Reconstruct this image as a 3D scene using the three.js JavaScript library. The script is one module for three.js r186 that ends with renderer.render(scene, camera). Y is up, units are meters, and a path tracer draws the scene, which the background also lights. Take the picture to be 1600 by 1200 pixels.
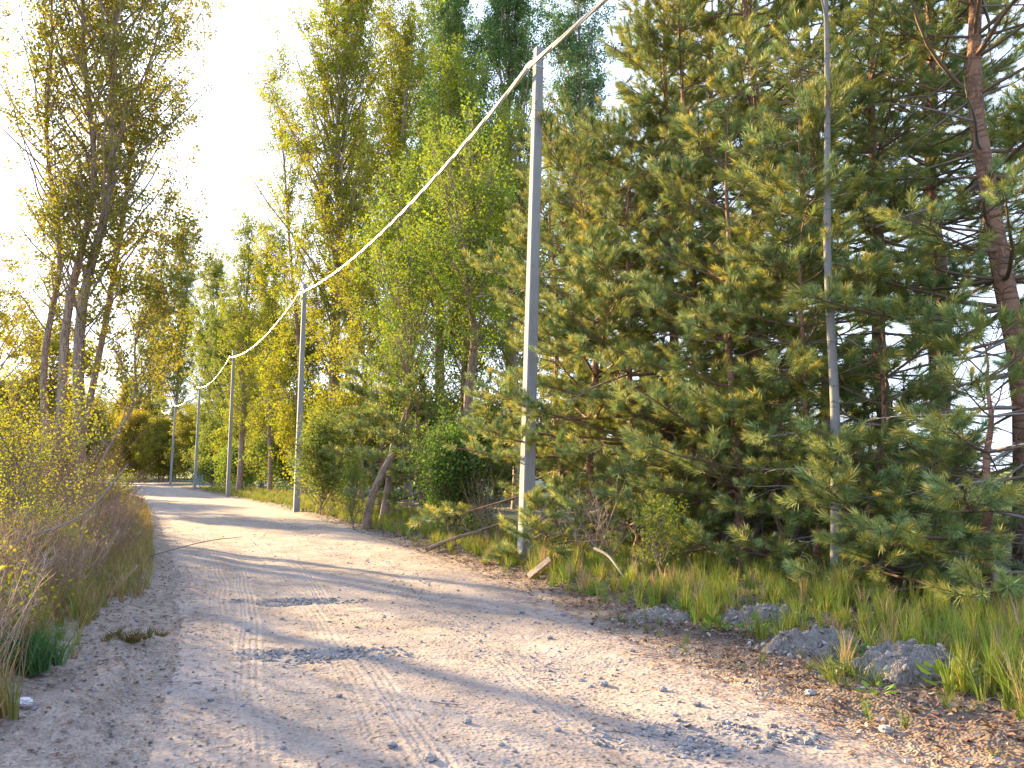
import * as THREE from 'three';
import { mergeGeometries } from 'three/addons/utils/BufferGeometryUtils.js';
import { createNoise2D, createNoise3D } from 'simplex-noise';

// ---------------------------------------------------------------- camera, sky, sun, exposure
const scene = new THREE.Scene();
const camera = new THREE.PerspectiveCamera(52.0, 1024 / 768, 0.05, 4000);
camera.position.set(0, 1.44, 0);
camera.rotation.set(0.1085, 0, 0);

const renderer = new THREE.WebGLRenderer({ antialias: true });
renderer.setSize(1024, 768);
renderer.toneMapping = THREE.LinearToneMapping;
renderer.toneMappingExposure = 5.5;
renderer.shadowMap.enabled = true;

const SUN_EL = 14.5 * Math.PI / 180, SUN_AZ = 47.5 * Math.PI / 180;
const sunDir = new THREE.Vector3(-Math.sin(SUN_AZ) * Math.cos(SUN_EL), Math.sin(SUN_EL), -Math.cos(SUN_AZ) * Math.cos(SUN_EL));
{
  const W = 1024, H = 512, d = new Float32Array(W * H * 4), v = new THREE.Vector3();
  const mix = (a, b, t) => a + (b - a) * t;
  for (let j = 0; j < H; j++) for (let i = 0; i < W; i++) {
    const phi = ((i + 0.5) / W - 0.5) * Math.PI * 2, el = ((j + 0.5) / H - 0.5) * Math.PI;
    v.set(Math.cos(el) * Math.cos(phi), Math.sin(el), Math.cos(el) * Math.sin(phi));
    const ang = Math.acos(Math.min(1, Math.max(-1, v.dot(sunDir)))) * 180 / Math.PI;
    const t = Math.pow(Math.max(0, v.y), 0.6), g1 = Math.exp(-ang / 16), g2 = Math.exp(-ang / 55);
    const o = (j * W + i) * 4;
    d[o] = mix(0.24, 0.155, t) + 0.5 * g1 + 0.17 * g2;
    d[o + 1] = mix(0.27, 0.225, t) + 0.46 * g1 + 0.175 * g2;
    d[o + 2] = mix(0.32, 0.385, t) + 0.38 * g1 + 0.175 * g2;
    d[o + 3] = 1;
  }
  const sky = new THREE.DataTexture(d, W, H, THREE.RGBAFormat, THREE.FloatType);
  sky.mapping = THREE.EquirectangularReflectionMapping;
  sky.magFilter = THREE.LinearFilter; sky.minFilter = THREE.LinearFilter; sky.needsUpdate = true;
  scene.background = sky; scene.environment = sky;
}
const sun = new THREE.DirectionalLight(new THREE.Color().setRGB(1, 0.71, 0.35), 5);
sun.position.copy(sunDir).multiplyScalar(80).add(new THREE.Vector3(-8, 0, -20));
sun.target.position.set(-8, 0, -20);
sun.castShadow = true; sun.shadow.mapSize.set(4096, 4096); sun.shadow.radius = 1.6;
Object.assign(sun.shadow.camera, { left: -60, right: 60, top: 50, bottom: -40, near: 1, far: 220 });
scene.add(sun, sun.target);

// ---------------------------------------------------------------- helpers
let seed = 12345;
function rng(s) { let a = s >>> 0; return () => { a = (a + 0x6d2b79f5) | 0; let t = Math.imul(a ^ (a >>> 15), 1 | a); t = (t + Math.imul(t ^ (t >>> 7), 61 | t)) ^ t; return ((t ^ (t >>> 14)) >>> 0) / 4294967296; }; }
let R = rng(seed);
const rr = (a, b) => a + (b - a) * R();
const n2 = createNoise2D(rng(7)), n3 = createNoise3D(rng(9));
const sm = (a, b, x) => { const t = Math.min(1, Math.max(0, (x - a) / (b - a))); return t * t * (3 - 2 * t); };
const clamp = (x, a, b) => Math.min(b, Math.max(a, x));
const fbm = (x, y, o = 4) => { let s = 0, a = 0.5, f = 1; for (let k = 0; k < o; k++) { s += a * n2(x * f, y * f); a *= 0.5; f *= 2.03; } return s; };
const V = (x, y, z) => new THREE.Vector3(x, y, z);
const taken = new Map();
function numbered(n) { const k = taken.get(n) ?? 0; taken.set(n, k + 1); return k ? n + '_' + String(k).padStart(3, '0') : n; }
function tag(o, label, category, group, kind) {
  if (label) o.userData.label = label;
  if (category) o.userData.category = category;
  if (group) o.userData.group = group;
  if (kind) o.userData.kind = kind;
  return o;
}
function thing(name, label, category, [x, y, z] = [0, 0, 0], group, turn = 0) {
  const o = new THREE.Group(); o.name = numbered(name); o.position.set(x, y, z); o.rotation.y = turn; scene.add(o);
  return tag(o, label, category, group);
}
class MB {
  constructor() { this.p = []; this.n = []; this.u = []; this.i = []; this.c = []; }
  tube(pts, rads, seg = 6, col) {
    const m = pts.length, base = this.p.length / 3, t = V(0, 0, 0), nn = V(0, 0, 0), b = V(0, 0, 0), q = V(0, 0, 0);
    let len = 0; nn.set(0.37, 0.11, 0.93);
    for (let k = 0; k < m; k++) {
      t.subVectors(pts[Math.min(m - 1, k + 1)], pts[Math.max(0, k - 1)]).normalize();
      if (k) len += pts[k].distanceTo(pts[k - 1]);
      nn.addScaledVector(t, -nn.dot(t)); if (nn.lengthSq() < 1e-6) nn.set(1, 0.1, 0).addScaledVector(t, -t.x); nn.normalize(); b.crossVectors(t, nn);
      for (let s = 0; s <= seg; s++) {
        const a = s / seg * Math.PI * 2; q.copy(nn).multiplyScalar(Math.cos(a)).addScaledVector(b, Math.sin(a));
        this.p.push(pts[k].x + q.x * rads[k], pts[k].y + q.y * rads[k], pts[k].z + q.z * rads[k]); this.n.push(q.x, q.y, q.z);
        this.u.push(s / seg * Math.max(0.12, rads[0] * 6.28), len); if (col) this.c.push(...col);
      }
    }
    for (let k = 0; k < m - 1; k++) for (let s = 0; s < seg; s++) {
      const a = base + k * (seg + 1) + s, d = a + seg + 1;
      this.i.push(a, a + 1, d, a + 1, d + 1, d);
    }
    return this;
  }
  build() {
    const g = new THREE.BufferGeometry();
    g.setAttribute('position', new THREE.Float32BufferAttribute(this.p, 3));
    if (this.n.length) g.setAttribute('normal', new THREE.Float32BufferAttribute(this.n, 3));
    if (this.u.length) g.setAttribute('uv', new THREE.Float32BufferAttribute(this.u, 2));
    if (this.c.length) g.setAttribute('color', new THREE.Float32BufferAttribute(this.c, 3));
    g.setIndex(this.i); return g;
  }
}
function mesh(name, g, m, parent) { const o = new THREE.Mesh(g, m); o.name = parent === scene ? numbered(name) : name; parent.add(o); return o; }
function instanced(name, g, m, list, parent, kind = 'stuff') {   // list of [Matrix4, Color]
  const o = new THREE.InstancedMesh(g, m, list.length); o.name = parent === scene ? numbered(name) : name;
  list.forEach(([mt, c], k) => { o.setMatrixAt(k, mt); if (c) o.setColorAt(k, c); });
  if (kind) o.userData.kind = kind;
  parent.add(o); return o;
}
const _q = new THREE.Quaternion(), _q2 = new THREE.Quaternion(), _up = V(0, 1, 0);
function placed(p, dir, roll, sx, sy = sx, sz = sx) {
  _q.setFromUnitVectors(_up, dir); _q2.setFromAxisAngle(_up, roll); _q.multiply(_q2);
  return new THREE.Matrix4().compose(p, _q, V(sx, sy, sz));
}
const col = (r, g, b) => new THREE.Color().setRGB(r, g, b);
function vary(c, j = 0.18, hue = 0.1) { const a = 1 + rr(-j, j), h = rr(-hue, hue); return col(c[0] * a * (1 + h), c[1] * a, c[2] * a * (1 - h)); }
const between = (a, b) => { const t = R(); return [a[0] + (b[0] - a[0]) * t, a[1] + (b[1] - a[1]) * t, a[2] + (b[2] - a[2]) * t]; };

// ---------------------------------------------------------------- textures
function lattice(s) { const r = rng(s), a = new Float32Array(65536); for (let k = 0; k < 65536; k++) a[k] = r() * 2 - 1; return a; }
const LT = lattice(31);
function pn(x, y, px, py, o = 0) {   // periodic value noise
  const xi = Math.floor(x), yi = Math.floor(y), fx = x - xi, fy = y - yi, u = fx * fx * (3 - 2 * fx), w = fy * fy * (3 - 2 * fy);
  const x0 = ((xi % px) + px) % px, x1 = (x0 + 1) % px, y0 = ((yi % py) + py) % py, y1 = (y0 + 1) % py;
  const h = (a, b) => LT[(a * 374761 + b * 668265 + o * 9176) & 65535];
  const a = h(x0, y0), b = h(x1, y0), c = h(x0, y1), d = h(x1, y1);
  return a + (b - a) * u + (c - a) * w + (a - b - c + d) * u * w;
}
function makeTex(W, H, fn, srgb) {
  const d = new Uint8Array(W * H * 4);
  const enc = (x) => (srgb ? 255 * Math.pow(clamp(x, 0, 1), 1 / 2.2) : 255 * clamp(x, 0, 1));
  for (let j = 0; j < H; j++) for (let i = 0; i < W; i++) { const c = fn(i / W, j / H, i, j), o = (j * W + i) * 4; d[o] = enc(c[0]); d[o + 1] = enc(c[1]); d[o + 2] = enc(c[2]); d[o + 3] = 255; }
  const t = new THREE.DataTexture(d, W, H); t.wrapS = t.wrapT = THREE.RepeatWrapping; t.magFilter = THREE.LinearFilter; t.minFilter = THREE.LinearMipmapLinearFilter; t.generateMipmaps = true;
  if (srgb) t.colorSpace = THREE.SRGBColorSpace; t.needsUpdate = true; return t;
}
// dirt road: 6 m across by 12 m along
const RW = 1536, RH = 2048;
const roadH = new Float32Array(RW * RH), roadC = new Float32Array(RW * RH);
{
  const tracks = [[1.55, 0.17, 1], [1.78, 0.15, 0.8], [2.3, 0.16, 0.6], [2.62, 0.14, 0.75], [3.5, 0.18, 0.7], [3.85, 0.16, 0.9], [1.15, 0.13, 0.5], [4.35, 0.15, 0.45]];
  for (let j = 0; j < RH; j++) {
    const v = j / RH * 12;
    const off = tracks.map((t, k) => t[0] + 0.10 * pn(v / 4 + k * 3, 0.5, 3, 1, k) + 0.025 * pn(v / 1.2, 0.5, 10, 1, k + 9));
    const str = tracks.map((t, k) => t[2] * clamp(0.75 + 0.7 * pn(v / 3, 0.5, 4, 1, k + 31), 0.15, 1));
    for (let i = 0; i < RW; i++) {
      const u = i / RW * 6;
      let h = 0.5 + 0.10 * pn(u * 2, v * 2, 12, 24, 1) + 0.09 * pn(u * 7, v * 7, 42, 84, 2) + 0.08 * pn(u * 21, v * 21, 126, 252, 3);
      const f1 = pn(u * 64, v * 64, 384, 768, 4), f2 = pn(u * 120, v * 85, 720, 1020, 5);
      h += 0.09 * f1 + 0.06 * f2;
      let c = 0.05 * f1 + 0.05 * f2 + 0.06 * pn(u * 3, v * 1.5, 18, 18, 6) + 0.05 * pn(u * 11, v * 9, 66, 108, 7);
      for (let k = 0; k < tracks.length; k++) {
        const dd = u - off[k], w = tracks[k][1] * 0.5;
        if (Math.abs(dd) > w + 0.06) continue;
        const inside = 1 - sm(w - 0.015, w + 0.015, Math.abs(dd)), rim = Math.exp(-((Math.abs(dd) - w - 0.018) ** 2) / 0.0003);
        const groove = Math.sin((dd + w) / (2 * w) * Math.PI * 6), tread = Math.sin((v * 12 + (k % 2 ? dd : -dd) * 9) * Math.PI * 2);
        h += str[k] * (inside * (-0.16 + 0.10 * groove + 0.045 * tread * (Math.abs(dd) > w * 0.3 ? 1 : 0.3)) + rim * 0.14);
        c += str[k] * (inside * (0.035 + 0.03 * groove) + rim * 0.05);
      }
      const lum = pn(u * 38, v * 38, 228, 456, 8);
      if (lum > 0.62) { h += (lum - 0.62) * 0.9; c -= (lum - 0.62) * 0.9; }
      roadH[j * RW + i] = h; roadC[j * RW + i] = c;
    }
  }
}
const roadMap = makeTex(RW, RH, (x, y, i, j) => { const c = roadC[j * RW + i]; return [0.29 + c * 0.72, 0.23 + c * 0.62, 0.192 + c * 0.54]; }, true);
const roadBump = makeTex(RW, RH, (x, y, i, j) => { const h = roadH[j * RW + i]; return [h, h, h]; });
// soil: 2.4 m tile, light grey-ish so that vertex colours tint it
const soilMap = makeTex(1024, 1024, (x, y) => { const a = pn(x * 12, y * 12, 12, 12, 11), b = pn(x * 60, y * 60, 60, 60, 12), c = pn(x * 210, y * 210, 210, 210, 13), d = pn(x * 400, y * 400, 400, 400, 14); const k = 0.72 + 0.12 * a + 0.14 * b + 0.16 * c + 0.10 * d - (c > 0.55 ? 0.3 : 0); return [k * 1.02, k, k * 0.97]; }, true);
const soilBump = makeTex(1024, 1024, (x, y) => { const k = 0.5 + 0.12 * pn(x * 12, y * 12, 12, 12, 15) + 0.18 * pn(x * 60, y * 60, 60, 60, 12) + 0.2 * pn(x * 210, y * 210, 210, 210, 13); return [k, k, k]; });
function barkTex(kind, s) {
  const f = (x, y) => {
    if (kind === 'pine') { const w = pn(x * 9 + 1.2 * pn(x * 6, y * 8, 6, 8, s), y * 14, 9, 14, s + 1), e = sm(0.0, 0.5, Math.abs(w)), g = pn(x * 50, y * 120, 50, 120, s + 2), a = pn(x * 4, y * 5, 4, 5, s + 3); return [e, g, a]; }
    if (kind === 'smooth') { const g = pn(x * 60, y * 60, 60, 60, s), a = pn(x * 6, y * 14, 6, 14, s + 1), l = pn(x * 7, y * 60, 7, 60, s + 2); return [1 - sm(0.62, 0.8, l) * 0.9, g, a]; }
    const w = pn(x * 22 + 1.5 * pn(x * 8, y * 6, 8, 6, s), y * 6, 22, 6, s + 1), e = sm(-0.05, 0.45, Math.abs(w)), g = pn(x * 80, y * 60, 80, 60, s + 2), a = pn(x * 5, y * 6, 5, 6, s + 3); return [e, g, a];
  };
  const map = makeTex(512, 1024, (x, y) => { const [e, g, a] = f(x, y); const k = 0.62 + 0.38 * e + 0.12 * g + 0.16 * a; return [k, k * (1 - 0.03 * a), k * (1 - 0.05 * a)]; }, true);
  const bump = makeTex(512, 1024, (x, y) => { const [e, g] = f(x, y); const k = 0.2 + 0.6 * e + 0.1 * g; return [k, k, k]; });
  return { map, bumpMap: bump };
}
const barkPine = barkTex('pine', 20), barkSmooth = barkTex('smooth', 40), barkFurrow = barkTex('furrow', 60);
const concMap = makeTex(512, 1024, (x, y) => { const k = 0.86 + 0.06 * pn(x * 8, y * 20, 8, 20, 71) + 0.07 * pn(x * 90, y * 180, 90, 180, 72) + 0.05 * pn(x * 16, y * 3, 16, 3, 73) - (pn(x * 70, y * 140, 70, 140, 74) > 0.82 ? 0.2 : 0); return [k, k, k]; }, true);
const std = (c, o = {}) => new THREE.MeshStandardMaterial({ color: col(...c), roughness: 0.95, ...o });
const leafy = (o = {}) => new THREE.MeshPhysicalMaterial({ color: col(1, 1, 1), roughness: 0.85, transmission: 0.55, thickness: 0, ior: 1.35, specularIntensity: 0.35, side: THREE.DoubleSide, ...o });
const M = {
  road: new THREE.MeshStandardMaterial({ map: roadMap, bumpMap: roadBump, bumpScale: 0.028, roughness: 1, vertexColors: true }),
  ground: new THREE.MeshStandardMaterial({ map: soilMap, bumpMap: soilBump, bumpScale: 0.03, roughness: 1, vertexColors: true }),
  clod: std([0.27, 0.24, 0.22], { map: soilMap, bumpMap: soilBump, bumpScale: 0.03 }),
  concrete: std([0.31, 0.32, 0.34], { map: concMap, roughness: 0.9 }),
  steel: std([0.42, 0.43, 0.45], { metalness: 0.7, roughness: 0.45 }),
  rust: std([0.22, 0.12, 0.07], { metalness: 0.3, roughness: 0.7 }),
  cable: std([0.55, 0.54, 0.52], { roughness: 0.45 }),
  barkPine: std([0.30, 0.165, 0.11], { ...barkPine, bumpScale: 0.02 }),
  barkGrey: std([0.21, 0.20, 0.185], { ...barkSmooth, bumpScale: 0.006 }),
  barkBrown: std([0.33, 0.245, 0.185], { ...barkFurrow, bumpScale: 0.02 }),
  twig: std([0.17, 0.125, 0.095]), twigPine: std([0.17, 0.115, 0.08]), deadTwig: std([0.23, 0.20, 0.18]), redTwig: std([0.26, 0.15, 0.11]), paleTwig: std([0.40, 0.33, 0.26]),
  leaf: leafy(), needle: leafy({ transmission: 0.45, vertexColors: true, roughness: 0.6 }), grass: leafy({ transmission: 0.4, vertexColors: true, roughness: 0.7 }),
  litter: leafy({ transmission: 0.12, roughness: 0.9 }), stone: std([1, 1, 1]), dryStem: std([1, 1, 1]),
  wood: std([0.40, 0.29, 0.20], { ...barkFurrow, bumpScale: 0.006 }),
  bluePanel: std([0.17, 0.26, 0.36], { roughness: 0.6 }), blueRoof: std([0.25, 0.35, 0.45], { roughness: 0.6 }), plaster: std([0.62, 0.62, 0.60]), darkGlass: std([0.03, 0.035, 0.04], { roughness: 0.15 }), frame: std([0.7, 0.7, 0.7]),
};

// ---------------------------------------------------------------- the lie of the land: road edges by depth
function spline(pts) {
  const n = pts.length, mS = pts.map((p, k) => (k === 0 ? (pts[1][1] - p[1]) / (pts[1][0] - p[0]) : k === n - 1 ? (p[1] - pts[k - 1][1]) / (p[0] - pts[k - 1][0]) : (pts[k + 1][1] - pts[k - 1][1]) / (pts[k + 1][0] - pts[k - 1][0])));
  return (x) => {
    if (x <= pts[0][0]) return pts[0][1] + mS[0] * (x - pts[0][0]);
    if (x >= pts[n - 1][0]) return pts[n - 1][1] + mS[n - 1] * (x - pts[n - 1][0]);
    let k = 0; while (x > pts[k + 1][0]) k++;
    const h = pts[k + 1][0] - pts[k][0], t = (x - pts[k][0]) / h, t2 = t * t, t3 = t2 * t;
    return (2 * t3 - 3 * t2 + 1) * pts[k][1] + (t3 - 2 * t2 + t) * h * mS[k] + (-2 * t3 + 3 * t2) * pts[k + 1][1] + (t3 - t2) * h * mS[k + 1];
  };
}
const edgeR = spline([[-8, 6.2], [0, 3.55], [4.09, 2.1], [7.16, 1.0], [10.64, -0.1], [13.33, -1.15], [17.06, -2.75], [23.74, -5.75], [35.3, -11.4], [47.3, -17.7], [60, -24.6], [80, -36.5], [110, -56], [160, -94]]);
const edgeL = spline([[-8, 2.2], [0, -0.5], [4.0, -1.87], [6.89, -2.9], [9.3, -3.95], [12.35, -5.3], [18.83, -8.3], [27.3, -12.3], [43.9, -20.6], [60, -29], [80, -41], [110, -61], [160, -100]]);
const cosAt = (z) => { const m = (edgeR(z + 1) - edgeR(z - 1)) / 2; return 1 / Math.sqrt(1 + m * m); };
const outside = (x, z) => { const d = -z, c = cosAt(d); return [(edgeL(d) - x) * c, (x - edgeR(d)) * c]; };   // metres beyond the left and the right edge
function groundY(x, z) {
  const [el, er] = outside(x, z), near = 1 - sm(40, 90, Math.hypot(x, z));
  if (el > er) {
    let h = -0.09 + 0.10 * sm(-0.5, 0.05, el) + 0.05 * sm(0, 0.5, el) + 0.26 * sm(0.35, 1.5, el);
    h += near * (0.10 * Math.exp(-((el - 0.42 - 0.15 * n2(x * 0.5, z * 0.5)) ** 2) / 0.03) * clamp(0.6 + 0.7 * n2(x * 0.8, z * 0.8 + 5), 0, 1.3));
    return h + near * (0.035 * fbm(x * 1.7, z * 1.7, 4) + 0.018 * fbm(x * 7, z * 7, 3)) * sm(-0.6, 0.4, el);
  }
  let h = -0.09 + 0.10 * sm(-0.5, 0.05, er) + 0.06 * sm(0, 0.6, er) + 0.10 * sm(0.6, 2.0, er) - 0.06 * sm(3, 7, er);
  return h + near * (0.05 * fbm(x * 1.3 + 40, z * 1.3, 4) + 0.02 * fbm(x * 6, z * 6, 3)) * sm(-0.6, 0.5, er);
}
const potholes = [[-1.62, -6.33, 0.55, 0.24, 0.03], [-2.45, -8.85, 0.65, 0.22, 0.022], [0.1, -13.0, 0.8, 0.3, 0.02], [0.9, -4.4, 0.5, 0.25, 0.012]];
function roadY(x, z) {
  const d = -z, l = edgeL(d), r = edgeR(d), q = (x - l) / (r - l), c = cosAt(d), w = (r - l) * c, t = (q - 0.5) * w;
  const [el, er] = outside(x, z), e = Math.max(el, er);
  let h = 0.015 - 0.025 * Math.exp(-((t + 0.95) ** 2) / 0.09) - 0.022 * Math.exp(-((t - 0.85) ** 2) / 0.10) + 0.02 * fbm(x * 0.6, z * 0.6, 3) + 0.008 * fbm(x * 3, z * 3, 3) + 0.0045 * fbm(x * 11, z * 11, 2);
  for (const p of potholes) { const dx = x - p[0], dz = z - p[1], a = 0.45, u = dx * Math.cos(a) - dz * Math.sin(a) * 0, k = (dx / p[2]) ** 2 + (dz / p[3]) ** 2 + 0.35 * n2(x * 5, z * 5); h -= p[4] * (1 - sm(0.5, 1.1, k)); }
  return h - 0.11 * sm(-0.25, 0.42, e);
}
const surfaceY = (x, z) => Math.max(groundY(x, z), roadY(x, z));

function axis(lo, hi, fineLo, fineHi, step, grow) {
  const a = []; for (let v = fineLo; v <= fineHi + 1e-6; v += step) a.push(v);
  let s = step, v = fineHi; while (v < hi) { s *= grow; v += s; a.push(Math.min(v, hi)); }
  s = step; v = fineLo; while (v > lo) { s *= grow; v -= s; a.unshift(Math.max(v, lo)); }
  return a;
}
{ // ground sheet
  const xs = axis(-1500, 1500, -8, 7, 0.07, 1.045), zs = axis(-1800, 60, -16, -2.5, 0.07, 1.04), p = [], u = [], c = [], ix = [], nx = xs.length;
  for (const z of zs) for (const x of xs) {
    p.push(x, groundY(x, z), z); u.push(x / 2.4, z / 2.4);
    const [el, er] = outside(x, z), n = fbm(x * 0.9, z * 0.9, 4), m = fbm(x * 5 + 9, z * 5, 3);
    let k;
    if (el > er) {
      const g = sm(0.75 - 0.4 * sm(6, 11, -z), 1.25 - 0.5 * sm(6, 11, -z), el + 0.5 * n + 0.2 * m), f = sm(3, 9, el);
      k = [0.375 - 0.21 * g - 0.02 * f, 0.30 - 0.145 * g + 0.02 * f, 0.25 - 0.16 * g - 0.04 * f];
      const t = 1 + 0.25 * m; k = k.map((q) => q * t);
    } else {
      const g = sm(-0.05, 0.2, er + 0.3 * n + 0.12 * m), h = sm(0.6, 1.4, er + 0.5 * n), f = sm(9, 16, er);
      k = [0.40 - 0.22 * g - 0.05 * h + 0.13 * f, 0.325 - 0.19 * g + 0.0 * h + 0.17 * f, 0.26 - 0.155 * g - 0.03 * h - 0.02 * f];
      const t = 1 + 0.3 * m; k = k.map((q) => q * t);
    }
    c.push(...k.map((q) => Math.max(0.02, q)));
  }
  for (let j = 0; j < zs.length - 1; j++) for (let i = 0; i < nx - 1; i++) { const a = j * nx + i, b = a + nx; ix.push(a, b, a + 1, a + 1, b, b + 1); }
  const g = new THREE.BufferGeometry();
  g.setAttribute('position', new THREE.Float32BufferAttribute(p, 3)); g.setAttribute('uv', new THREE.Float32BufferAttribute(u, 2)); g.setAttribute('color', new THREE.Float32BufferAttribute(c, 3)); g.setIndex(ix); g.computeVertexNormals();
  tag(mesh('ground', g, M.ground, scene), 'sandy and grassy ground on both sides of the dirt road', 'ground', null, 'structure');
}
{ // road sheet
  const ds = []; let d = -7, st = 0.045; while (d < 150) { ds.push(d); st = d < 2 ? 0.12 : d < 14 ? 0.04 : st * 1.03; d += st; }
  const N = 110, p = [], u = [], c = [], ix = []; let s = 0, px = 0, pz = 0;
  ds.forEach((dd, k) => {
    const l = edgeL(dd), r = edgeR(dd), cc = cosAt(dd), pad = 0.45 / cc, mx = (l + r) / 2; if (k) s += Math.hypot(mx - px, dd - pz); px = mx; pz = dd;
    for (let i = 0; i <= N; i++) {
      const x = l - pad + (r - l + 2 * pad) * i / N, z = -dd, t = (x - mx) * cc;
      p.push(x, roadY(x, z), z); u.push((t + 3) / 6, s / 12);
      const a = fbm(x * 0.5 + 3, z * 0.5, 4), b = fbm(x * 2.6, z * 2.6 + 7, 3); let q = 1 + 0.10 * a + 0.09 * b, gr = clamp(0.35 * a + 0.30 * b, 0, 0.35);
      for (const h of potholes) { const kk = ((x - h[0]) / h[2]) ** 2 + ((z - h[1]) / h[3]) ** 2 + 0.35 * n2(x * 5, z * 5); gr = Math.max(gr, 0.9 * (1 - sm(0.7, 1.1, kk))); }
      c.push(q * (1 - 0.36 * gr), q * (1 - 0.26 * gr), q * (1 - 0.12 * gr));
    }
  });
  const w = N + 1; for (let k = 0; k < ds.length - 1; k++) for (let i = 0; i < N; i++) { const a = k * w + i, b = a + w; ix.push(a, a + 1, b, a + 1, b + 1, b); }
  const g = new THREE.BufferGeometry();
  g.setAttribute('position', new THREE.Float32BufferAttribute(p, 3)); g.setAttribute('uv', new THREE.Float32BufferAttribute(u, 2)); g.setAttribute('color', new THREE.Float32BufferAttribute(c, 3)); g.setIndex(ix); g.computeVertexNormals();
  tag(mesh('road', g, M.road, scene), 'pale sandy dirt road with tyre tracks curving away', 'road', null, 'structure');
}

// ---------------------------------------------------------------- leaf, needle and grass pieces
function leafInto(mb, p, dir, side, len, wid, fold, round) {   // a leaf folded along its midrib
  const nrm = V(0, 0, 0).crossVectors(dir, side).normalize(), b = mb.p.length / 3, at = (l, w, up) => { const q = p.clone().addScaledVector(dir, l * len).addScaledVector(side, w * wid).addScaledVector(nrm, up * wid); mb.p.push(q.x, q.y, q.z); };
  if (round) { at(0, 0, 0); at(0.3, 0.42, fold); at(0.7, 0.36, fold); at(1, 0, 0); at(0.7, -0.36, fold); at(0.3, -0.42, fold); mb.i.push(b, b + 1, b + 2, b, b + 2, b + 3, b, b + 3, b + 4, b, b + 4, b + 5); }
  else { at(0, 0, 0); at(0.45, 0.5, fold); at(1, 0, 0); at(0.45, -0.5, fold); mb.i.push(b, b + 1, b + 2, b, b + 2, b + 3); }
}
const rdir = (up = 0) => { const a = R() * 6.283, y = rr(-1, 1); const s = Math.sqrt(1 - y * y); return V(s * Math.cos(a), y + up, s * Math.sin(a)).normalize(); };
function sprig(s, n, len, leaf, round, droop = 0) {
  R = rng(s); const mb = new MB();
  for (let k = 0; k < n; k++) {
    const y = len * (0.15 + 0.85 * k / n), a = k * 2.4 + rr(-0.4, 0.4), d = V(Math.cos(a), rr(0.1, 0.8) - droop, Math.sin(a)).normalize(), sd = V(0, 0, 0).crossVectors(d, rdir()).normalize();
    leafInto(mb, V(rr(-0.03, 0.03), y, rr(-0.03, 0.03)).addScaledVector(d, rr(0.01, 0.06)), d, sd, leaf * rr(0.7, 1.2), leaf * rr(0.6, 0.95), rr(0.05, 0.3), round);
  }
  return mb.build();
}
const SPRIG = { poplar: [sprig(1, 13, 0.42, 0.085), sprig(2, 12, 0.36, 0.08)], fine: [sprig(3, 14, 0.34, 0.062), sprig(4, 12, 0.3, 0.058)], far: [sprig(5, 12, 0.6, 0.16), sprig(6, 12, 0.55, 0.15)], bush: [sprig(7, 10, 0.26, 0.045, true), sprig(8, 9, 0.22, 0.04, true)], weed: [sprig(9, 9, 0.2, 0.032, true)] };
function tuft(s, n, candles, thick = 1) {
  R = rng(s); const mb = new MB(), L = 0.11;
  for (let k = 0; k < n; k++) {
    const y = L * Math.pow(k / n, 0.8), a = k * 2.39996 + rr(-0.3, 0.3), f = rr(0.05, 0.85) + (y / L) * 0.9, d = V(Math.cos(a), f, Math.sin(a)).normalize(), sd = V(-Math.sin(a), rr(-0.4, 0.4), Math.cos(a)).normalize(), l = rr(0.055, 0.085), w = 0.0024 * thick;
    const b = mb.p.length / 3, p = V(0, y, 0); for (const [q, x] of [[0.02, -w], [0.02, w], [0.6, w * 0.9], [1, 0], [0.6, -w * 0.9]]) { const t = p.clone().addScaledVector(d, q * l).addScaledVector(sd, x); mb.p.push(t.x, t.y, t.z); const g = rr(0.85, 1.15); mb.c.push(0.25 * g, 0.275 * g, 0.11 * g); }
    mb.i.push(b, b + 1, b + 2, b, b + 2, b + 4, b + 4, b + 2, b + 3);
  }
  const stick = (p, d, l, w, c) => { const b = mb.p.length / 3, s1 = V(0, 0, 0).crossVectors(d, V(0.3, 0.2, 0.9)).normalize(), s2 = V(0, 0, 0).crossVectors(d, s1); for (let k = 0; k < 3; k++) { const a = k * 2.094, q = p.clone().addScaledVector(s1, Math.cos(a) * w).addScaledVector(s2, Math.sin(a) * w); mb.p.push(q.x, q.y, q.z); mb.c.push(...c); } const q = p.clone().addScaledVector(d, l); mb.p.push(q.x, q.y, q.z); mb.c.push(...c); mb.i.push(b, b + 1, b + 3, b + 1, b + 2, b + 3, b + 2, b, b + 3); };
  stick(V(0, -0.05, 0), V(0, 1, 0), L + 0.06, 0.004, [0.16, 0.10, 0.06]);
  for (let k = 0; k < candles; k++) { const d = V(rr(-0.45, 0.45), 1, rr(-0.45, 0.45)).normalize(); stick(V(0, L * 0.9, 0), d, rr(0.05, 0.1), 0.0075, [0.50, 0.44, 0.21]); }
  return mb.build();
}
const TUFT = [tuft(21, 66, 5), tuft(22, 72, 1), tuft(23, 58, 4), tuft(24, 38, 3, 1.8)];
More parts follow.
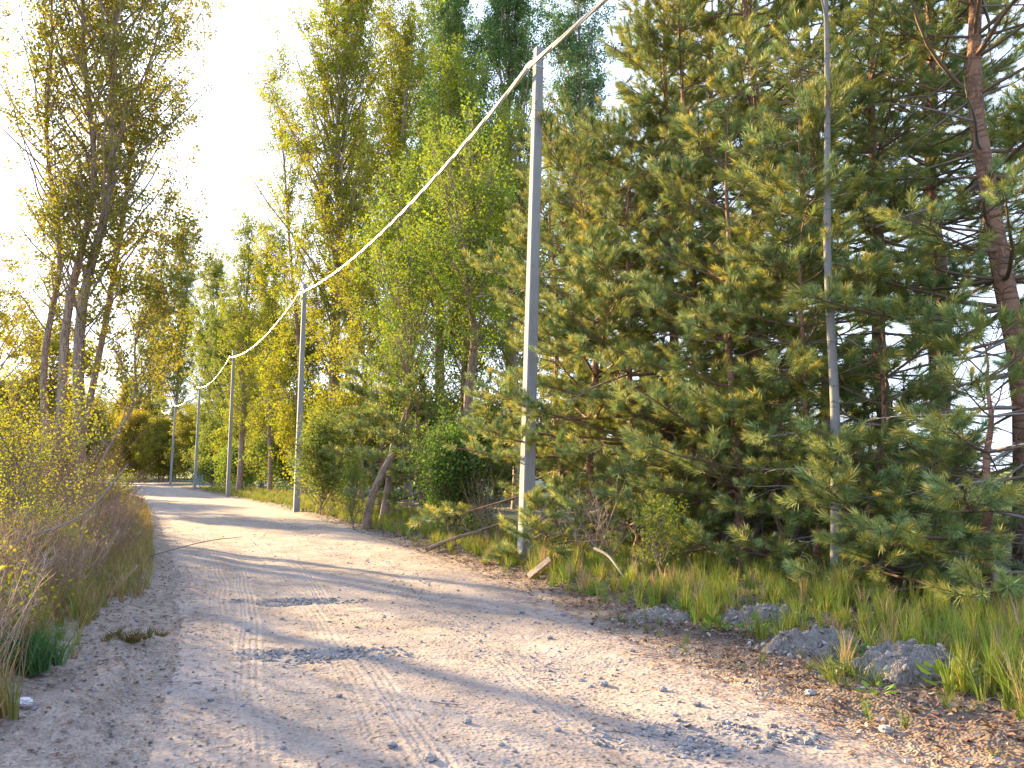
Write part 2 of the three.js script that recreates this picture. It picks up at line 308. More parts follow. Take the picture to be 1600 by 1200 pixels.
function grassTuft(s, n, spread, lean, wid, hgt = 1) {
  R = rng(s); const mb = new MB();
  for (let k = 0; k < n; k++) {
    const a = R() * 6.283, r = spread * Math.sqrt(R()), p = V(r * Math.cos(a), -0.02, r * Math.sin(a)), ln = lean * rr(0.2, 1), la = a + rr(-0.8, 0.8), h = hgt * rr(0.5, 1), w = wid * rr(0.7, 1.2), sa = R() * 6.283, sd = V(Math.cos(sa), 0, Math.sin(sa)), b = mb.p.length / 3, g = rr(0.8, 1.2), dry = R() < 0.16;
    for (let j = 0; j < 4; j++) {
      const t = j / 3, q = p.clone().add(V(Math.cos(la) * ln * t * t * h, h * t * (1 - 0.25 * ln * t), Math.sin(la) * ln * t * t * h)), ww = w * (1 - t * t * 0.96) * 0.5;
      for (const e of (j < 3 ? [-1, 1] : [0])) { const x = q.clone().addScaledVector(sd, e * ww); mb.p.push(x.x, x.y, x.z); mb.c.push(...(dry ? [1.7 * g, 1.15 * g, 2.2 * g] : [g, g, g])); }
    }
    for (let j = 0; j < 2; j++) { const q = b + j * 2; mb.i.push(q, q + 1, q + 3, q, q + 3, q + 2); } mb.i.push(b + 4, b + 5, b + 6);
  }
  return mb.build();
}
const GRASS = [grassTuft(31, 16, 0.07, 0.5, 0.009 / 0.3), grassTuft(32, 13, 0.09, 0.8, 0.008 / 0.3), grassTuft(33, 20, 0.10, 0.35, 0.009 / 0.3)];

// ---------------------------------------------------------------- broadleaved trees
// o: h, r, base (first limb), R (crown radius), limbs, rise (limb angle), bend [x, z] at top, leaf geometry, size, colours a/b, bark, thin (share of twigs left bare)
const PROF = { column: (t) => 0.35 + 0.75 * Math.sin(Math.PI * Math.pow(clamp(t * 0.92 + 0.06, 0, 1), 0.75)), oval: (t) => 0.25 + 0.85 * Math.sin(Math.PI * clamp(t * 0.9 + 0.08, 0, 1)), spread: (t) => 1.05 - 0.75 * t };
function broadTree(name, label, category, x, z, o, group) {
  R = rng(o.seed ?? (seed += 17)); const y0 = groundY(x, z) - 0.05, root = thing(name, label, category, [x, y0, z], group);
  const wob = [R() * 9, R() * 9], bend = o.bend ?? [0, 0], H = o.h, near = o.detail ?? 1;
  const axisAt = (t) => V(bend[0] * Math.pow(t, 1.3) + (o.wob ?? 0.22) * (n2(t * 2.2, wob[0]) - n2(0, wob[0])) * Math.min(1, t * 3), H * t, bend[1] * Math.pow(t, 1.3) + (o.wob ?? 0.22) * (n2(t * 2.2, wob[1]) - n2(0, wob[1])) * Math.min(1, t * 3));
  const radAt = (t) => o.r * (Math.pow(1 - t, 0.85) * 0.93 + 0.02 + 0.35 * Math.exp(-t * H / 0.25));
  const tb = new MB(), tp = [], tr = []; const ns = 18; for (let k = 0; k <= ns; k++) { const t = Math.pow(k / ns, 1.25); tp.push(axisAt(t)); tr.push(radAt(t)); }
  tb.tube(tp, tr, near > 0.6 ? 10 : 6); mesh('trunk', tb.build(), o.bark ?? M.barkBrown, root);
  const limbs = new MB(), twigs = new MB(), list = [], prof = PROF[o.prof ?? 'column'], leafG = o.leaf ?? SPRIG.poplar;
  const put = (p, d, s = 1) => { const cc = vary(between(o.a, o.b), 0.2, 0.08); list.push([placed(p, d, R() * 6.28, (o.size ?? 1) * s * rr(0.75, 1.25)), cc]); };
  const nl = Math.round((o.limbs ?? 40) * 1.35), az0 = R() * 6.28, seg = near > 0.6 ? 5 : 3;
  for (let k = 0; k < nl; k++) {
    const t = o.base / H + (1 - o.base / H) * Math.pow((k + R() * 0.8) / nl, 0.95) * 0.97, ct = (t - o.base / H) / (1 - o.base / H), a = az0 + k * 2.39996 + rr(-0.5, 0.5), rise = (o.rise ?? 0.9) * rr(0.75, 1.2) + 0.25 * ct;
    const L = o.R * prof(ct) * rr(0.65, 1.2) / Math.cos(Math.min(1.15, rise * 0.85)) * 0.8 + 0.25, p = axisAt(t), d = V(Math.cos(a) * Math.cos(rise), Math.sin(rise), Math.sin(a) * Math.cos(rise)), pts = [p.clone()], rads = [], n = 6;
    const r0 = Math.min(radAt(t) * 0.45, 0.007 + L * 0.0075);
    for (let j = 1; j <= n; j++) { d.add(V(rr(-0.16, 0.16), (o.up ?? 0.09), rr(-0.16, 0.16))).normalize(); pts.push(pts[j - 1].clone().addScaledVector(d, L / n)); }
    for (let j = 0; j <= n; j++) rads.push(r0 * (1 - j / n * 0.85) + 0.002);
    limbs.tube(pts, rads, seg);
    const nt = Math.max(3, Math.round(L / (o.step ?? 0.26) * 1.45));
    for (let j = 0; j < nt; j++) {
      const f = 0.16 + 0.84 * (j + R()) / nt, q = f * n, qi = Math.min(n - 1, Math.floor(q)), tp0 = pts[qi].clone().lerp(pts[qi + 1], q - qi);
      if (n3((tp0.x + x) * 0.55, tp0.y * 0.5, (tp0.z + z) * 0.55) < (o.thin ?? -0.45)) continue;
      const ld = pts[qi + 1].clone().sub(pts[qi]).normalize(), td = ld.clone().multiplyScalar(0.7).add(rdir(0.25).multiplyScalar(0.9)).normalize(), tl = rr(0.25, 0.75) * (o.twig ?? 0.75) * (1.25 - f * 0.6) * Math.min(1.2, L * 0.6);
      const e1 = tp0.clone().addScaledVector(td, tl * 0.5).add(V(rr(-0.04, 0.04), rr(-0.02, 0.05), rr(-0.04, 0.04))), e2 = e1.clone().addScaledVector(td, tl * 0.5).add(V(rr(-0.06, 0.06), rr(-0.03, 0.06), rr(-0.06, 0.06)));
      twigs.tube([tp0, e1, e2], [0.008 * (o.tw ?? 1), 0.005 * (o.tw ?? 1), 0.003 * (o.tw ?? 1)], 3);
      const m = Math.max(1, Math.round(tl / (o.every ?? 0.2) * 1.3));
      for (let q2 = 0; q2 < m; q2++) { const ff = (q2 + 0.6 + 0.4 * R()) / m, pp = ff < 0.5 ? tp0.clone().lerp(e1, ff * 2) : e1.clone().lerp(e2, ff * 2 - 1); put(pp, td.clone().multiplyScalar(0.7).add(rdir(0.15)).normalize()); }
    }
    put(pts[n], d.clone());
  }
  mesh('limbs', limbs.build(), o.bark ?? M.barkBrown, root).userData.kind = 'stuff';
  mesh('twigs', twigs.build(), M.twig, root).userData.kind = 'stuff';
  instanced('crown', leafG[Math.floor(R() * leafG.length)], M.leaf, list, root);
  return root;
}
const spot = (k, d) => [k * d, -d];   // bearing (tangent) and depth from where the photographer stands
const LIME = [0.27, 0.325, 0.022], YEL = [0.35, 0.315, 0.028], GRN = [0.16, 0.25, 0.045], DKG = [0.11, 0.21, 0.07], OLV = [0.22, 0.225, 0.04], ORG = [0.38, 0.29, 0.04];

// left of the road: the clump of tall bare-stemmed trees
const LP = { prof: 'oval', rise: 0.75, step: 0.30, every: 0.2, leaf: SPRIG.poplar, a: OLV, b: [0.28, 0.25, 0.04], thin: -0.02, detail: 1, wob: 0.25, size: 0.95 };
broadTree('roadside_tree', 'slender straight trunked tree standing farthest left in the clump beside the road', 'tree', ...spot(-0.583, 17.9), { ...LP, h: 15.5, r: 0.095, base: 4.0, R: 2.4, limbs: 46, bend: [-0.85, 0], thin: 0.08 }, 'tall trees in the clump left of the road');
broadTree('roadside_tree', 'tall tree with the second trunk from the left in the roadside clump', 'tree', ...spot(-0.574, 17.2), { ...LP, h: 16.5, r: 0.125, base: 4.4, R: 2.3, limbs: 48, bend: [-0.35, -0.4] }, 'tall trees in the clump left of the road');
broadTree('roadside_tree', 'thickest leaning tree of the clump left of the road, closest to the road', 'tree', ...spot(-0.545, 17.4), { ...LP, h: 16, r: 0.15, base: 3.6, R: 2.8, limbs: 54, bend: [0.9, 0.3] }, 'tall trees in the clump left of the road');
broadTree('roadside_tree', 'thinner upright tree growing just behind the thickest trunk of the roadside clump', 'tree', ...spot(-0.553, 18.6), { ...LP, h: 15, r: 0.1, base: 4.0, R: 2.6, limbs: 40, bend: [1.6, -0.5] }, 'tall trees in the clump left of the road');
broadTree('roadside_tree', 'small low branching tree leaning over the road from the left clump', 'tree', ...spot(-0.535, 17.0), { ...LP, h: 6.5, r: 0.045, base: 1.6, R: 1.9, limbs: 26, bend: [1.3, -0.4], rise: 0.8 }, 'tall trees in the clump left of the road');
broadTree('leafy_tree', 'low golden leafed tree cut by the left edge of the picture', 'tree', ...spot(-0.665, 21), { ...LP, h: 6.6, r: 0.09, base: 0.9, R: 2.3, limbs: 40, a: OLV, b: YEL, prof: 'spread', leaf: SPRIG.fine, size: 1.2 }, null);
broadTree('leafy_tree', 'hazy rounded tree behind the roadside clump at the left edge', 'tree', ...spot(-0.60, 34), { ...LP, h: 6.5, r: 0.12, base: 0.8, R: 2.8, limbs: 40, a: OLV, b: YEL, leaf: SPRIG.far }, null);
// outside the frame on the left: they throw the shade stripes over the near road
broadTree('shade_tree', 'tall slim tree out of view on the left whose shadow crosses the road', 'tree', -13.2, -17.6, { ...LP, h: 13, r: 0.17, base: 8.0, R: 1.4, limbs: 18 }, 'trees out of view on the left');
broadTree('shade_tree', 'tall slim tree out of view on the left whose shadow crosses the road', 'tree', -11.6, -14.2, { ...LP, h: 12, r: 0.15, base: 7.5, R: 1.4, limbs: 18 }, 'trees out of view on the left');
broadTree('shade_tree', 'tall slim tree out of view on the left whose shadow crosses the road', 'tree', -8.6, -9.6, { ...LP, h: 10, r: 0.14, base: 3.4, R: 1.1, limbs: 14 }, 'trees out of view on the left');

// far end of the road, beyond the poles
const FAR = { leaf: SPRIG.far, detail: 0.4, step: 0.42, every: 0.42, twig: 1.5, tw: 1.6, thin: -0.4 };
broadTree('far_tree', 'tall yellow green tree rising behind the two farthest poles', 'tree', ...spot(-0.463, 100), { ...FAR, h: 25, r: 0.3, base: 1.2, R: 4.6, limbs: 70, a: OLV, b: LIME }, 'tall trees at the far end of the road');
broadTree('far_tree', 'broad yellow green tree with the highest crown at the road end', 'tree', ...spot(-0.43, 92), { ...FAR, h: 28, r: 0.32, base: 1.2, R: 4.8, limbs: 76, a: LIME, b: OLV }, 'tall trees at the far end of the road');
broadTree('far_tree', 'tree at the road end standing between the third and fourth pole', 'tree', ...spot(-0.385, 80), { ...FAR, h: 22, r: 0.28, base: 1.2, R: 3.9, limbs: 66, a: OLV, b: LIME }, 'tall trees at the far end of the road');
broadTree('far_tree', 'darker lower tree filling the gap behind the third pole', 'tree', ...spot(-0.36, 70), { ...FAR, h: 13.5, r: 0.24, base: 1.5, R: 4.0, limbs: 60, a: OLV, b: GRN }, 'tall trees at the far end of the road');
broadTree('road_end_bush', 'orange tinted leafy bush at the far bend of the road', 'bush', ...spot(-0.487, 104), { ...FAR, h: 12, r: 0.16, base: 0.4, R: 4.0, limbs: 80, a: ORG, b: YEL, prof: 'spread' }, null);
broadTree('road_end_bush', 'smaller orange leafy bush just left of the farthest pole', 'bush', ...spot(-0.462, 97), { ...FAR, h: 8, r: 0.14, base: 0.3, R: 3.4, limbs: 64, a: YEL, b: ORG, prof: 'spread' }, null);
broadTree('road_end_bush', 'pale distant bush closing the road below the left clump', 'bush', ...spot(-0.53, 120), { ...FAR, h: 11, r: 0.16, base: 0.4, R: 4.5, limbs: 56, a: OLV, b: YEL, prof: 'spread' }, null);
broadTree('road_end_bush', 'distant bush behind the shrubs on the left roadside', 'bush', ...spot(-0.555, 90), { ...FAR, h: 8, r: 0.16, base: 0.4, R: 4.5, limbs: 50, a: OLV, b: YEL, prof: 'spread' }, null);

// the row of tall trees behind the poles on the right side
const ROW = { leaf: SPRIG.poplar, detail: 0.8, step: 0.36, every: 0.24, twig: 1.0, size: 1.25, thin: -0.32, tw: 1.3 };
broadTree('row_tree', 'dark trunked slim tree standing right behind the third pole', 'tree', ...spot(-0.343, 47), { ...ROW, h: 15.5, r: 0.21, base: 2.2, R: 2.7, limbs: 48, a: OLV, b: LIME, thin: -0.2 }, 'tall trees behind the poles');
broadTree('row_tree', 'thin sparse tree between the second and third pole', 'tree', ...spot(-0.305, 44), { ...ROW, h: 14, r: 0.13, base: 2, R: 2.2, limbs: 40, a: LIME, b: YEL, thin: -0.1 }, 'tall trees behind the poles');
broadTree('row_tree', 'very tall yellow green tree with a thick trunk above the second pole', 'tree', ...spot(-0.222, 36), { ...ROW, h: 24, r: 0.33, base: 4, R: 4.6, limbs: 92, a: YEL, b: LIME, rise: 0.95, thin: -0.25 }, 'tall trees behind the poles');
broadTree('row_tree', 'slim leaning stem with thin airy branches left of the tall yellow tree', 'tree', ...spot(-0.262, 38), { ...ROW, h: 22, r: 0.14, base: 6, R: 2.4, limbs: 40, a: OLV, b: LIME, bend: [-2.2, 0], thin: 0.05 }, 'tall trees behind the poles');
broadTree('row_tree', 'forked tree with fine bare twigs right of the tall yellow tree', 'tree', ...spot(-0.155, 38), { ...ROW, h: 24, r: 0.24, base: 4, R: 4.2, limbs: 76, a: LIME, b: OLV, rise: 1.0, thin: -0.15 }, 'tall trees behind the poles');
broadTree('row_tree', 'bright lime tree with a dense narrow crown left of the nearest pole', 'tree', ...spot(-0.068, 28), { ...ROW, h: 15.6, r: 0.2, base: 2.6, R: 2.5, limbs: 84, a: LIME, b: [0.17, 0.24, 0.03], leaf: SPRIG.fine, size: 1.45, thin: -0.5 }, 'tall trees behind the poles');
broadTree('row_tree', 'smaller lime tree touching the nearest pole from behind', 'tree', ...spot(0.005, 27), { ...ROW, h: 13, r: 0.15, base: 2.4, R: 2.0, limbs: 60, a: LIME, b: YEL, leaf: SPRIG.fine, size: 1.4, thin: -0.35 }, 'tall trees behind the poles');
broadTree('row_tree', 'tall dark green poplar showing above the lime tree', 'tree', ...spot(-0.095, 46), { ...ROW, h: 31, r: 0.36, base: 6, R: 5.0, limbs: 96, a: DKG, b: GRN, rise: 0.95, size: 1.5, thin: -0.2 }, 'tall trees behind the poles');
broadTree('row_tree', 'tall dark green poplar directly behind the top of the nearest pole', 'tree', ...spot(0.0, 44), { ...ROW, h: 30, r: 0.36, base: 6, R: 4.4, limbs: 90, a: DKG, b: GRN, rise: 0.95, size: 1.5, thin: -0.2 }, 'tall trees behind the poles');
broadTree('row_tree', 'tall dark green poplar between the nearest pole and the pines', 'tree', ...spot(0.09, 45), { ...ROW, h: 30, r: 0.34, base: 6, R: 4.2, limbs: 84, a: DKG, b: [0.12, 0.2, 0.09], rise: 0.95, size: 1.5, thin: -0.15 }, 'tall trees behind the poles');
broadTree('row_tree', 'slim lime tree with its crown just above the second pole cable', 'tree', ...spot(-0.19, 31), { ...ROW, h: 9.5, r: 0.12, base: 1.6, R: 2.1, limbs: 44, a: LIME, b: YEL, leaf: SPRIG.fine, size: 1.5 }, 'tall trees behind the poles');
broadTree('row_tree', 'dark trunked tree with a broad low crown left of the lime tree', 'tree', ...spot(-0.13, 27), { ...ROW, h: 10.5, r: 0.17, base: 3.6, R: 2.3, limbs: 50, a: LIME, b: GRN, leaf: SPRIG.fine, size: 1.45, prof: 'oval' }, 'tall trees behind the poles');
broadTree('row_tree', 'dark straight trunked tree behind the green bush by the nearest pole', 'tree', ...spot(-0.045, 20.5), { ...ROW, h: 9.5, r: 0.19, base: 3.6, R: 2.0, limbs: 40, a: LIME, b: GRN, leaf: SPRIG.fine, size: 1.3, prof: 'oval', thin: -0.15 }, 'tall trees behind the poles');
broadTree('row_tree', 'low bright green crowned tree above the leaning trunk', 'tree', ...spot(-0.16, 21.5), { ...ROW, h: 6.4, r: 0.12, base: 2.2, R: 1.9, limbs: 34, a: [0.10, 0.19, 0.03], b: LIME, leaf: SPRIG.fine, size: 1.1, prof: 'oval', thin: -0.1, bend: [0.9, 0] }, 'tall trees behind the poles');
broadTree('row_tree', 'short airy tree filling the gap right of the third pole', 'tree', ...spot(-0.315, 56), { ...ROW, h: 12, r: 0.14, base: 0.8, R: 3.2, limbs: 50, a: LIME, b: OLV, size: 1.6 }, 'tall trees behind the poles');
broadTree('row_tree', 'pale leafy tree low behind the second pole', 'tree', ...spot(-0.27, 40), { ...ROW, h: 8, r: 0.1, base: 0.7, R: 2.4, limbs: 44, a: LIME, b: YEL, size: 1.4 }, 'tall trees behind the poles');

// low growth that fills the view under the row and behind the left bank
const LOW = { ...FAR, leaf: SPRIG.fine, prof: 'spread', r: 0.1, base: 0.25, size: 2.4, thin: -0.6, step: 0.32, every: 0.3, rise: 0.4 };
[[-0.335, 62, 5.2, 3.2, 48, OLV, LIME, 'thicket bush low behind the third and fourth pole'], [-0.30, 52, 5.0, 2.8, 46, LIME, OLV, 'rounded yellow green thicket bush left of the second pole'], [-0.275, 47, 4.4, 2.6, 46, OLV, GRN, 'thicket bush right behind the second pole'], [-0.225, 42, 4.6, 2.6, 46, LIME, YEL, 'sunny thicket bush right of the second pole'], [-0.17, 40, 4.2, 2.8, 46, GRN, OLV, 'green thicket bush far behind the leaning trunk'], [-0.10, 36, 3.8, 2.8, 46, GRN, OLV, 'green thicket bush far behind the fresh green bush'], [-0.02, 34, 3.6, 2.6, 44, OLV, GRN, 'olive thicket bush behind the lower half of the nearest pole'], [0.07, 33, 3.2, 2.4, 40, OLV, GRN, 'olive thicket bush seen under the leftmost pines'], [-0.40, 84, 7, 3.8, 52, OLV, YEL, 'thicket bush low between the fourth and fifth pole'], [-0.60, 62, 6.5, 3.8, 50, OLV, YEL, 'far thicket bush behind the left bank shrubs'], [-0.645, 46, 5.5, 3.2, 50, OLV, YEL, 'thicket bush at the left picture edge far behind the shrubs'], [-0.575, 76, 7, 4.4, 50, YEL, OLV, 'far golden thicket bush seen between the clump trunks'], [-0.44, 90, 6, 4.0, 60, OLV, YEL, 'dense low thicket bush behind the fifth pole'], [-0.475, 94, 7, 4.2, 60, YEL, ORG, 'golden thicket bush at the foot of the farthest pole'], [-0.515, 108, 8, 5.0, 60, YEL, ORG, 'wide golden thicket bush closing the end of the road'], [-0.50, 135, 12, 6.0, 60, OLV, YEL, 'pale far thicket bush above the end of the road'], [-0.365, 68, 4.5, 3.4, 50, GRN, OLV, 'green thicket bush behind the blue fence'], [-0.345, 55, 2.2, 1.8, 34, GRN, LIME, 'small green thicket bush at the foot of the third pole tree'], [-0.55, 64, 5.5, 3.6, 50, OLV, YEL, 'thicket bush beyond the road edge shrubs on the left'], [-0.625, 80, 8, 4.6, 54, OLV, YEL, 'tall far thicket bush behind the leftmost trunks'], [-0.385, 112, 7, 5.5, 64, OLV, LIME, 'broad far thicket bush between the third and fourth pole'], [-0.42, 118, 7, 6, 64, OLV, LIME, 'broad far thicket bush between the fourth and fifth pole'], [-0.455, 122, 8, 6, 64, LIME, YEL, 'broad far thicket bush behind the farthest pole'], [-0.49, 116, 8, 6, 64, LIME, YEL, 'broad far thicket bush across the end of the road'], [-0.378, 60, 1.3, 1.3, 30, OLV, GRN, 'low scrub bush growing before the blue fence'], [-0.56, 110, 9, 6, 64, LIME, YEL, 'broad far thicket bush left of the road end'], [0.17, 30, 2.2, 1.9, 34, GRN, OLV, 'low olive bush under the pines right of the nearest pole'], [0.245, 27, 1.9, 1.7, 34, OLV, GRN, 'low bush glimpsed through the middle pines'], [0.35, 30, 1.8, 1.8, 34, OLV, GRN, 'low bush at the field edge behind the grey aspen']].forEach(([k, d, h, Rr, n, a, b, label]) => broadTree('thicket_bush', label, 'bush', ...spot(k, d), { ...LOW, h, R: Rr, limbs: n, a, b }, 'bushes filling the background'));

// bushes and saplings in the understorey
const BUSH = { leaf: SPRIG.bush, detail: 0.8, step: 0.14, every: 0.1, twig: 0.5, prof: 'spread', rise: 0.85, thin: -0.6, wob: 0.1 };
broadTree('green_bush', 'fresh green leafy bush at the foot of the trees beside the nearest pole', 'bush', ...spot(-0.075, 15.6), { ...BUSH, h: 1.7, r: 0.03, base: 0.1, R: 0.95, limbs: 46, a: [0.09, 0.19, 0.03], b: [0.13, 0.2, 0.03], size: 1.4 });
broadTree('green_bush', 'low leafy bush between the green bush and the nearest pole', 'bush', ...spot(-0.03, 15.2), { ...BUSH, h: 1.1, r: 0.025, base: 0.05, R: 0.8, limbs: 28, a: [0.09, 0.16, 0.04], b: GRN, size: 1.2, thin: -0.2 });
broadTree('sapling', 'small yellow green sapling at the road edge before the leaning trunk', 'sapling', ...spot(-0.198, 19.0), { ...BUSH, h: 1.45, r: 0.02, base: 0.15, R: 0.24, limbs: 26, a: LIME, b: GRN, rise: 1.1 });
broadTree('sapling', 'little bright leafed sapling in the grass under the pines', 'sapling', ...spot(0.196, 9.4), { ...BUSH, h: 0.62, r: 0.009, base: 0.1, R: 0.2, limbs: 14, a: LIME, b: GRN, leaf: SPRIG.weed, size: 1.1 });
broadTree('green_bush', 'pale shrub growing in front of the second pole tree row', 'bush', ...spot(-0.235, 31), { ...BUSH, h: 3.2, r: 0.04, base: 0.1, R: 1.3, limbs: 50, a: LIME, b: YEL, size: 2.2, step: 0.25, every: 0.2, twig: 0.8 });
broadTree('green_bush', 'olive shrub behind the sapling under the dark young pine', 'bush', ...spot(-0.24, 25), { ...BUSH, h: 2.4, r: 0.04, base: 0.1, R: 1.3, limbs: 46, a: OLV, b: GRN, size: 1.8, step: 0.25, every: 0.2, twig: 0.8, thin: -0.2 });

// ---------------------------------------------------------------- pines
function pine(label, x, z, o, group = 'pines on the right side of the road') {
  R = rng(o.seed ?? (seed += 23)); const y0 = groundY(x, z) - 0.05, root = thing('pine_tree', label, 'pine', [x, y0, z], group), H = o.h, wob = R() * 50, bend = o.bend ?? [0, 0];
  const axisAt = (t) => V(bend[0] * t + 0.12 * (n2(t * 2.5, wob) - n2(0, wob)), H * t, bend[1] * t + 0.12 * (n2(t * 2.5, wob + 9) - n2(0, wob + 9)));
  const radAt = (t) => o.r * (0.06 + 0.94 * Math.pow(1 - t, 0.9) + 0.25 * Math.exp(-t * H / 0.25));
  const tb = new MB(), tp = [], tr = []; for (let k = 0; k <= 16; k++) { tp.push(axisAt(k / 16)); tr.push(radAt(k / 16)); }
  tb.tube(tp, tr, 10); mesh('trunk', tb.build(), o.bark ?? M.barkPine, root);
  const limbs = new MB(), dead = new MB(), lists = [[], [], []], ca = [1.65, 1.5, 0.85], cb = [0.9, 1.22, 1.3], ts = (o.tuft ?? 1) * 1.3;
  const tuftAt = (p, d) => { const c = between(ca, cb), k = rr(0.8, 1.2), g = R(); lists[g < 0.45 ? 0 : g < 0.75 ? 1 : 2].push([placed(p, d, R() * 6.28, ts * rr(0.6, 1.35)), col(c[0] * k, c[1] * k, c[2] * k)]); };
  const gap = (o.gap ?? 0.36) * 0.95, nw = Math.floor((H - o.low) / gap);
  for (let w = 0; w < nw; w++) {
    const y = o.low + (H - o.low) * (w + 0.5 * R()) / nw, t = y / H, nb = o.per ?? 4.6, a0 = R() * 6.28, low = y < o.base;
    for (let k = 0; k < nb; k++) {
      if (R() < 0.12) continue;
      const isDead = low || R() < 0.16;
      const a = a0 + k * 6.283 / nb + rr(-0.45, 0.45), ct = clamp((y - o.base) / (H - o.base), 0, 1), L = (isDead ? rr(0.5, 1) * o.R * 0.75 : o.R * (0.30 + 0.75 * Math.pow(1 - ct, 0.7)) * rr(0.6, 1.15)), rise = isDead ? rr(-0.35, 0.15) : -0.15 + 0.75 * ct + rr(-0.18, 0.2);
      const d = V(Math.cos(a) * Math.cos(rise), Math.sin(rise), Math.sin(a) * Math.cos(rise)), p = axisAt(t), pts = [p.clone()], rads = [], n = 7;
      for (let j = 1; j <= n; j++) { d.add(V(rr(-0.13, 0.13), isDead ? rr(-0.08, 0.05) : 0.035 + rr(-0.08, 0.08), rr(-0.13, 0.13))).normalize(); pts.push(pts[j - 1].clone().addScaledVector(d, L / n)); }
      const r0 = Math.min(radAt(t) * 0.45, 0.008 + L * 0.009); for (let j = 0; j <= n; j++) rads.push(r0 * (1 - 0.85 * j / n) + 0.0022);
      (isDead ? dead : limbs).tube(pts, rads, 4);
      const nt = Math.round(L / (isDead ? 0.2 : o.step ?? 0.115));
      for (let j = 0; j < nt; j++) {
        const f = (isDead ? 0.2 : 0.28) + (isDead ? 0.8 : 0.72) * (j + R()) / nt, q = f * n, qi = Math.min(n - 1, Math.floor(q)), s0 = pts[qi].clone().lerp(pts[qi + 1], q - qi), ld = pts[qi + 1].clone().sub(pts[qi]).normalize();
        const sd = V(0, 0, 0).crossVectors(ld, _up).normalize().multiplyScalar(j % 2 ? 1 : -1), td = ld.clone().multiplyScalar(0.75).addScaledVector(sd, rr(0.5, 1)).add(V(0, rr(-0.25, 0.35), 0)).normalize(), tl = (isDead ? rr(0.2, 0.6) : rr(0.15, 0.5)) * (1.2 - 0.6 * f) * Math.min(1, L);
        const e1 = s0.clone().addScaledVector(td, tl * 0.55), up = td.clone().add(V(rr(-0.2, 0.2), isDead ? rr(-0.5, 0.2) : 0.35, rr(-0.2, 0.2))).normalize(), e2 = e1.clone().addScaledVector(up, tl * 0.45);
        (isDead ? dead : limbs).tube([s0, e1, e2], [0.0055, 0.004, 0.0025], 3);
        if (isDead) continue;
        if (n3((e2.x + x) * 0.9, (e2.y) * 0.9, (e2.z + z) * 0.9) < (o.thin ?? -0.4) + 0.12) continue;
        tuftAt(e2, up); if (R() < 0.8) tuftAt(e1.clone().lerp(e2, 0.3), td.clone().addScaledVector(rdir(0.4), 0.9).normalize());
        if (tl > 0.25) { tuftAt(e1, td.clone().addScaledVector(sd, 0.8).add(V(0, 0.3, 0)).normalize()); tuftAt(s0.clone().lerp(e1, 0.6), td.clone().addScaledVector(rdir(0.3), 1.1).normalize()); }
      }
      if (!isDead) tuftAt(pts[n], d.clone());
    }
  }
  for (let k = 0; k < 4; k++) tuftAt(axisAt(1 - k * 0.012), rdir(0.9));
  mesh('limbs', limbs.build(), M.twigPine, root).userData.kind = 'stuff';
  if (dead.p.length) mesh('dead_branches', dead.build(), M.deadTwig, root).userData.kind = 'stuff';
  if (o.cones) { const l = []; for (let k = 0; k < o.cones; k++) { const q = lists[k % 3], p = V(0, 0, 0).setFromMatrixPosition(q[Math.floor(q.length * rr(0.72, 1))][0]); l.push([placed(p.add(V(rr(-0.04, 0.04), -0.03, rr(-0.04, 0.04))), rdir(-0.4), 0, 0.022, 0.036, 0.022), vary([0.06, 0.045, 0.035], 0.2)]); } instanced('cones', new THREE.IcosahedronGeometry(1, 1), M.stone, l, root); }
  lists.forEach((l, k) => l.length && instanced('crown', TUFT[o.coarse ? 3 : k], M.needle, l, root));
  return root;
}
pine('young pine with golden sprays reaching in front of the nearest pole', ...spot(0.098, 13.4), { h: 7.6, r: 0.085, base: 0.7, low: 0.4, R: 2.7 });
pine('thin young pine with a red trunk just right of the nearest pole', ...spot(0.055, 15.6), { h: 8.2, r: 0.07, base: 1.3, low: 0.5, R: 1.7 });
pine('leafy young pine with drooping bare twigs at its foot behind the broken board', ...spot(0.148, 12.4), { h: 6.8, r: 0.075, base: 0.6, low: 0.3, R: 1.8 });
pine('taller pine with dark cones and sparse top against the sky', ...spot(0.20, 13.2), { h: 10.8, r: 0.11, base: 1.4, low: 0.5, R: 2.0, cones: 60, thin: -0.3 });
pine('slender pine with a sunlit orange stripe on its trunk', ...spot(0.236, 12.2), { h: 10.2, r: 0.085, base: 0.6, low: 0.3, R: 1.9 });
pine('pine with a reddish upper trunk near the middle of the pine thicket', ...spot(0.322, 11.8), { h: 12, r: 0.115, base: 1.2, low: 0.4, R: 2.2, thin: -0.35 });
pine('bushy pine filling the space left of the grey aspen trunk', ...spot(0.29, 10.3), { h: 6.5, r: 0.08, base: 0.35, low: 0.25, R: 1.7 });
pine('dark trunked pine left of the pair behind the grey aspen', ...spot(0.478, 11.4), { h: 11, r: 0.125, base: 3.6, low: 0.8, R: 2.2, thin: -0.2 });
pine('dark trunked pine right of the pair behind the grey aspen', ...spot(0.522, 11.8), { h: 11.5, r: 0.135, base: 3.8, low: 0.8, R: 2.2, thin: -0.2, bend: [0.6, 0] });
pine('large pine with a thick red trunk by the right edge of the picture', ...spot(0.645, 9.0), { h: 11, r: 0.155, base: 2.9, low: 1.0, R: 2.4, thin: -0.25, bend: [-0.3, 0] });
pine('low bushy pine with blue green needles spreading over the grass on the right', ...spot(0.605, 7.5), { h: 2.7, r: 0.06, base: 0.35, low: 0.25, R: 1.5, gap: 0.3 });
pine('small pine hidden in the thicket right of the grey aspen trunk', ...spot(0.475, 8.9), { h: 3.4, r: 0.06, base: 0.4, low: 0.25, R: 1.45, thin: -0.3 });
